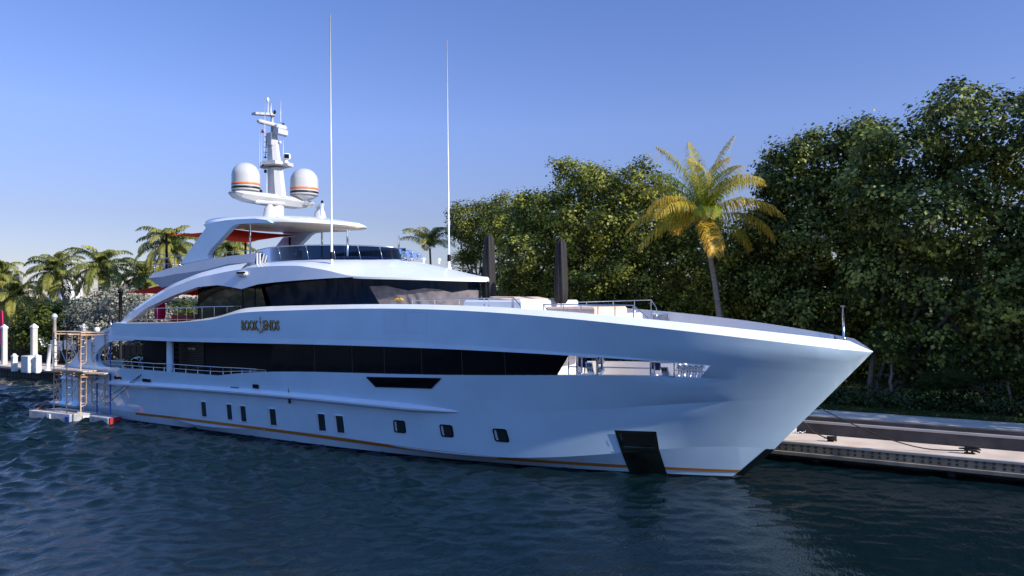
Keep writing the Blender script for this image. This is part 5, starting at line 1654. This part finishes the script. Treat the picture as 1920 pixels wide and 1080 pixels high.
tree('background_tree', 'dark tree mass standing farther back behind the round-leaved trees', 'tree', bl, hedge_m, 5200, 12, .30, .6, group=G, r0=.3, inside=.3)
# understorey of the big tree: fan palms and thin palms on the lawn edge
def frond(V, T, base, az, el, L, droop, nl=34, leaf=.75, width=.045, hang=.55, tone=.4, tw=0.0, ends=None):
    p = np.array(base, float); steps = 16
    pts, tang = [], []
    e = el
    for i in range(steps + 1):
        pts.append(p.copy())
        d = np.array([math.cos(e) * math.cos(az), math.cos(e) * math.sin(az), math.sin(e)])
        tang.append(d); p = p + d * L / steps
        e -= droop / steps * (0.4 + 1.6 * i / steps)
        az += tw / steps
    pts, tang = np.array(pts), np.array(tang)
    ts = np.linspace(.1, 1, nl)
    for sgn in (-1, 1):
        for t in ts:
            f = t * steps; i = min(int(f), steps - 1)
            q = pts[i] + (pts[i + 1] - pts[i]) * (f - i); d = tang[i]
            sd = np.cross(d, [0, 0, 1]); sd = sd / (np.linalg.norm(sd) + 1e-6) * sgn
            upv = np.cross(sd * sgn, d)
            ll = leaf * (math.sin(math.pi * min(1, .18 + .80 * t)) ** .6) * rng.uniform(.85, 1.1)
            d1 = sd * .85 + d * .55 + upv * .18 + rng.normal(0, .06, 3); d1 /= np.linalg.norm(d1)
            d2 = d1 + np.array([0, 0, -hang * 1.0 - .3 * t]) ; d2 /= np.linalg.norm(d2)
            d3 = d2 + np.array([0, 0, -hang * 1.5]); d3 /= np.linalg.norm(d3)
            a, b, c_, e_ = q, q + d1 * ll * .38, q + d1 * ll * .38 + d2 * ll * .34, q + d1 * ll * .38 + d2 * ll * .34 + d3 * ll * .3
            w1 = np.cross(d1, upv + 1e-4); w1 = w1 / np.linalg.norm(w1) * width
            V += [a - w1 * .5, a + w1 * .5, b + w1, b - w1, b - w1, b + w1, c_ + w1 * .75, c_ - w1 * .75, c_ - w1 * .75, c_ + w1 * .75, e_ + w1 * .12, e_ - w1 * .12]
            tt_ = tone + .12 * rng.normal() + (ends * t ** 1.6 if ends else 0)
            T += [tt_, tt_ + .03, tt_ + .1]
    wv = .05
    for i in range(steps):
        sd = np.cross(tang[i], [0, 0, 1]); sd = sd / (np.linalg.norm(sd) + 1e-6) * wv * (1 - i / steps * .8)
        V += [pts[i] - sd, pts[i] + sd, pts[i + 1] + sd * .95, pts[i + 1] - sd * .95]; T.append(tone + .35)
def coconut(label, crown_px, base_px, Yv, L, ground, m_, nf=26, cat='palm', group=None, specials=(), tone=(.15, .55), nl=34, leafw=.05, curve=.6, leaf=.8, r0=.2, nuts=True, hi_el=82, lo_el=26, dr=62, hang=.55, ends=.28):
    top = atY(*crown_px, Yv); bx = atY(*base_px, Yv)
    base = np.array([bx[0], Yv, ground])
    t = thing('coconut_palm', label, cat, base, group)
    mb = MB()
    P = []
    for s_ in np.linspace(0, 1, 14):
        q = base * (1 - s_) + top * s_
        q = q + np.array([curve * math.sin(s_ * math.pi), 0, 0]) * (bx[0] - top[0]) * .3
        P.append(q)
    mb.tube(P, [r0 * 1.35] + list(np.linspace(r0, r0 * .62, 13)), 10)
    mb.build('trunk', palmbark_m, t)
    V, T = [], []
    for k in range(nf):
        az = k * 2.39996 + rng.normal(0, .15)
        u = (k + .5) / nf
        el = R(hi_el - (hi_el + lo_el) * u + rng.normal(0, 6))
        tn = np.interp(u, [0, .35, 1], [tone[0] + .15, tone[0], tone[1]]) + rng.normal(0, .16)
        frond(V, T, top + np.array([0, 0, .15]), az, el, L * rng.uniform(.82, 1.05) * (1 if u > .12 else .8), R(dr + 30 * rng.random() - 25 * (u > .75)), nl, leaf, leafw, hang, tn, rng.normal(0, .25), ends=ends)
    for (az, el, Lk, dr, tn) in specials:
        frond(V, T, top + np.array([0, 0, .1]), az, R(el), L * Lk, R(dr), nl + 10, leaf, leafw, hang, tn, 0, ends=ends)
    leaves('crown', np.array(V), np.clip(T, 0, 1), m_, t)
    if nuts:
        mb = MB()
        for k in range(9):
            a = rng.uniform(0, 6.28); c_ = top + [.34 * math.cos(a), .34 * math.sin(a), -.25 - .25 * rng.random()]
            mb.lathe([(0, -.16), (.1, -.11), (.13, 0), (.1, .1), (0, .15)], c_, 8)
        mb.build('coconuts', mat('coconut_husk', (.35, .22, .06), .6, var=.3), t)
    return t
RA = math.atan2(C_, S_)                         # picture-right as a bearing on the ground
coconut('coconut palm with yellowing fronds standing in front of the dark trees', (1318, 412), (1360, 640), 13.5, 5.0, TOPZ, gold_palm_m, 13,
        specials=((RA + math.pi, 18, 1.0, 70, .30), (RA + math.pi + .25, 46, .85, 105, .5), (RA, 14, 1.0, 80, .32), (RA - .25, 40, .9, 95, .3), (RA - 1.45, -30, .62, 55, .75), (RA - 1.15, 62, .9, 60, .05), (RA + 1.8, 80, 1.05, 25, .0), (RA + .1, 80, 1.08, 28, .05), (RA + math.pi - .1, 76, 1.05, 45, .05), (RA + .2, 58, 1.0, 75, .12), (RA + math.pi - .5, 60, .95, 90, .12), (RA + math.pi - 1.2, 30, .7, 110, .6)),
        tone=(.0, .35), nl=46, leafw=.030, leaf=1.3, r0=.2, hi_el=86, lo_el=0, dr=62, hang=.95, ends=.55)
PG = 'coconut palms behind the quay'
for cp, bp_, Yv, L, lb, tn, nf in (((28, 560), (45, 660), 13, 5.2, 'coconut palm with drooping golden fronds at the far left edge', (.30, .85), 26),
    ((104, 512), (140, 660), 14, 5.0, 'coconut palm leaning left in front of the pale tower', (.05, .5), 26),
    ((190, 507), (180, 660), 15, 5.2, 'upright coconut palm above the silver bush', (.05, .45), 28),
    ((318, 465), (318, 660), 16, 4.9, 'tall coconut palm rising behind the red awnings at the stern', (.08, .45), 30),
    ((268, 520), (262, 660), 19, 4.8, 'lower coconut palm between the silver bush and the sundeck', (.08, .45), 24),
    ((432, 478), (432, 660), 17, 3.6, 'small coconut palm seen under the hardtop between its fins', (.15, .5), 22),
    ((0, 520), (-6, 660), 19, 4.8, 'coconut palm half cut off by the left edge of the view', (.2, .7), 22)):
    coconut(lb, cp, bp_, Yv, L * .82, .9, palm_m, nf + 2, group=PG, tone=tn, nl=40, leafw=.048, leaf=1.0, hang=.9, ends=.4, hi_el=89, lo_el=40, dr=80)
coconut('feathery pale palm behind the wheelhouse brow', (806, 466), (812, 640), 24, 3.4, TOPZ, palm_m, 15, tone=(.35, .6), nl=40, leafw=.03, leaf=.95, nuts=False, r0=.15, hi_el=88, lo_el=-25, dr=80, hang=.9, ends=.2)
def fanpalm(label, base, h, n, rl, group, m_=fan_m, tone=.5):
    t = thing('fan_palm', label, 'palm', base, group)
    b0_ = np.array(base, float)
    mb = MB(); trunk(mb, b0_, b0_ + [0, 0, h], .09, .06, .05); mb.build('trunk', palmbark_m, t)
    V, T = [], []
    for k in range(n):
        az = k * 2.4 + rng.normal(0, .2); el = R(75 - 95 * (k + .5) / n)
        d = np.array([math.cos(el) * math.cos(az), math.cos(el) * math.sin(az), math.sin(el)])
        hub = b0_ + [0, 0, h] + d * rl * .7
        s1_ = np.cross(d, [0, 0, 1]); s1_ /= np.linalg.norm(s1_) + 1e-6; u_ = np.cross(s1_, d)
        V += [b0_ + [0, 0, h] - s1_ * .015, b0_ + [0, 0, h] + s1_ * .015, hub + s1_ * .015, hub - s1_ * .015]; T.append(.6)
        for j in np.linspace(-1.9, 1.9, 15):
            dd = d * math.cos(j) + s1_ * math.sin(j) + u_ * .12; l_ = rl * rng.uniform(.75, 1)
            w_ = np.cross(dd, u_); w_ = w_ / np.linalg.norm(w_) * .035
            m0 = hub + dd * l_ * .6; e_ = hub + dd * l_ + [0, 0, -.18 * l_]
            V += [hub - w_ * .3, hub + w_ * .3, m0 + w_, m0 - w_, m0 - w_, m0 + w_, e_ + w_ * .15, e_ - w_ * .15]; T += [tone + .1 * rng.normal()] * 2
    leaves('crown', np.array(V), np.clip(T, 0, 1), m_, t)
FG = 'small fan palms under the trees'
for px, py, Yv, h, lb in ((1790, 745, 12.4, 1.2, 'low fan palm in the shade behind the hedge, the largest one'), (1890, 735, 12.6, 1.7, 'fan palm in the shade at the right edge'), (1752, 745, 12.9, .8, 'short fan palm in the shade left of the largest one'), (1672, 740, 13.2, 2.6, 'thin fan palm in the shade behind the bow tip')):
    p = atY(px, py, Yv); fanpalm(lb, (p[0], Yv, TOPZ), h, 14, 1.0, FG)
for px, Yv, lb in ((868, 27, 'sunlit fan palm behind the brow, the taller one'), (893, 26, 'sunlit fan palm behind the brow, beside the first parasol')):
    p = atY(px, 500, Yv); fanpalm(lb, (p[0], Yv, TOPZ), p[2] - TOPZ, 22, 1.3, 'fan palms beyond the wheelhouse', shrub_m, .7)
def bush(name, label, cat, blobs, m_, nc, per, size, clump, ground, tb=0.0, group=None):
    c = np.mean([b[0] for b in blobs], 0)
    V, tn = crown(blobs, nc, per, size, clump, tb)
    t = thing(name, label, cat, (c[0], c[1], ground), group)
    leaves('foliage', V, tn, m_, t)
    mb = MB()
    for b in blobs: trunk(mb, (c[0] + rng.normal(0, .3), c[1], ground), b[0], .09, .03, .15, 5)
    mb.build('stem', bark_m, t)
bush('silver_buttonwood', 'big silvery grey-leaved bush behind the stern', 'bush', [blob(*q, 13.0) for q in ((190, 578, 36), (235, 568, 32), (160, 600, 30), (215, 610, 40), (258, 590, 30), (180, 640, 40), (240, 640, 40), (275, 575, 20), (300, 600, 30))], silver_m, 1900, 12, .11, .3, .9, .1)
bush('seagrape_bush', 'glossy dark green rounded bush left of the lamp post', 'bush', [blob(*q, 12.5) for q in ((62, 605, 26), (90, 600, 28), (75, 630, 36), (40, 625, 18), (118, 612, 24), (105, 640, 30), (135, 620, 18))], shrub_m, 1200, 13, .15, .32, .9, -.1)
bush('clipped_shrub', 'low yellow-green shrub above the dark fence between two pilings', 'shrub', [blob(*q, 11.9) for q in ((22, 650, 9), (36, 648, 10), (50, 647, 10))], shrub_m, 220, 12, .14, .28, .9, .4)
bush('clipped_shrub', 'yellow-green shrub mass seen behind the upper deck railing', 'shrub', [blob(*q, 15.0) for q in ((330, 600, 22), (365, 590, 22), (400, 600, 25), (440, 610, 30), (345, 640, 30), (300, 640, 30), (420, 640, 40))], shrub_m, 900, 12, .14, .3, .9, .2)
bl = [blob(px, 604 + 12 * math.sin(px * .7), 38, 26.0) for px in range(-40, 560, 30)]
bush('hedge', 'dark tall hedge closing the view behind the palms', 'hedge', bl, hedge_m, 4200, 14, .2, .45, .9, 0)
# hedge along the lawn
V, T = [], []
xs_ = np.linspace(40, 62, 64)
bl = [(np.array([x, 12.4 + .15 * math.sin(x * 1.3), TOPZ + .45 + .08 * math.sin(x * 2.1)]), (.55, .6, .55 + .1 * math.sin(x * 3.7))) for x in xs_]
V, tn = crown(bl, 2600, 10, .075, .16, .05)
h_ = thing('hedge', 'low leafy hedge along the lawn under the trees', 'hedge', (50, 12.4, TOPZ))
leaves('foliage', V, tn, hedge_m, h_)

# wooded shore on the far side of the canal, behind the viewpoint: what the glossy sides and windows look out on
bl = [(np.array([x, -150 - .0016 * (x - 20) ** 2 * -1 + 6 * math.sin(x * .11), 4.5]), (9, 6, 6 + 2.5 * math.sin(x * .23))) for x in range(-190, 260, 9)]
V, tn = crown(bl, 3200, 8, .7, 1.1, 0)
tag(leaves('far_woods', V, tn, hedge_m, None), 'dark wooded far bank of the canal', 'woods', kind='stuff')
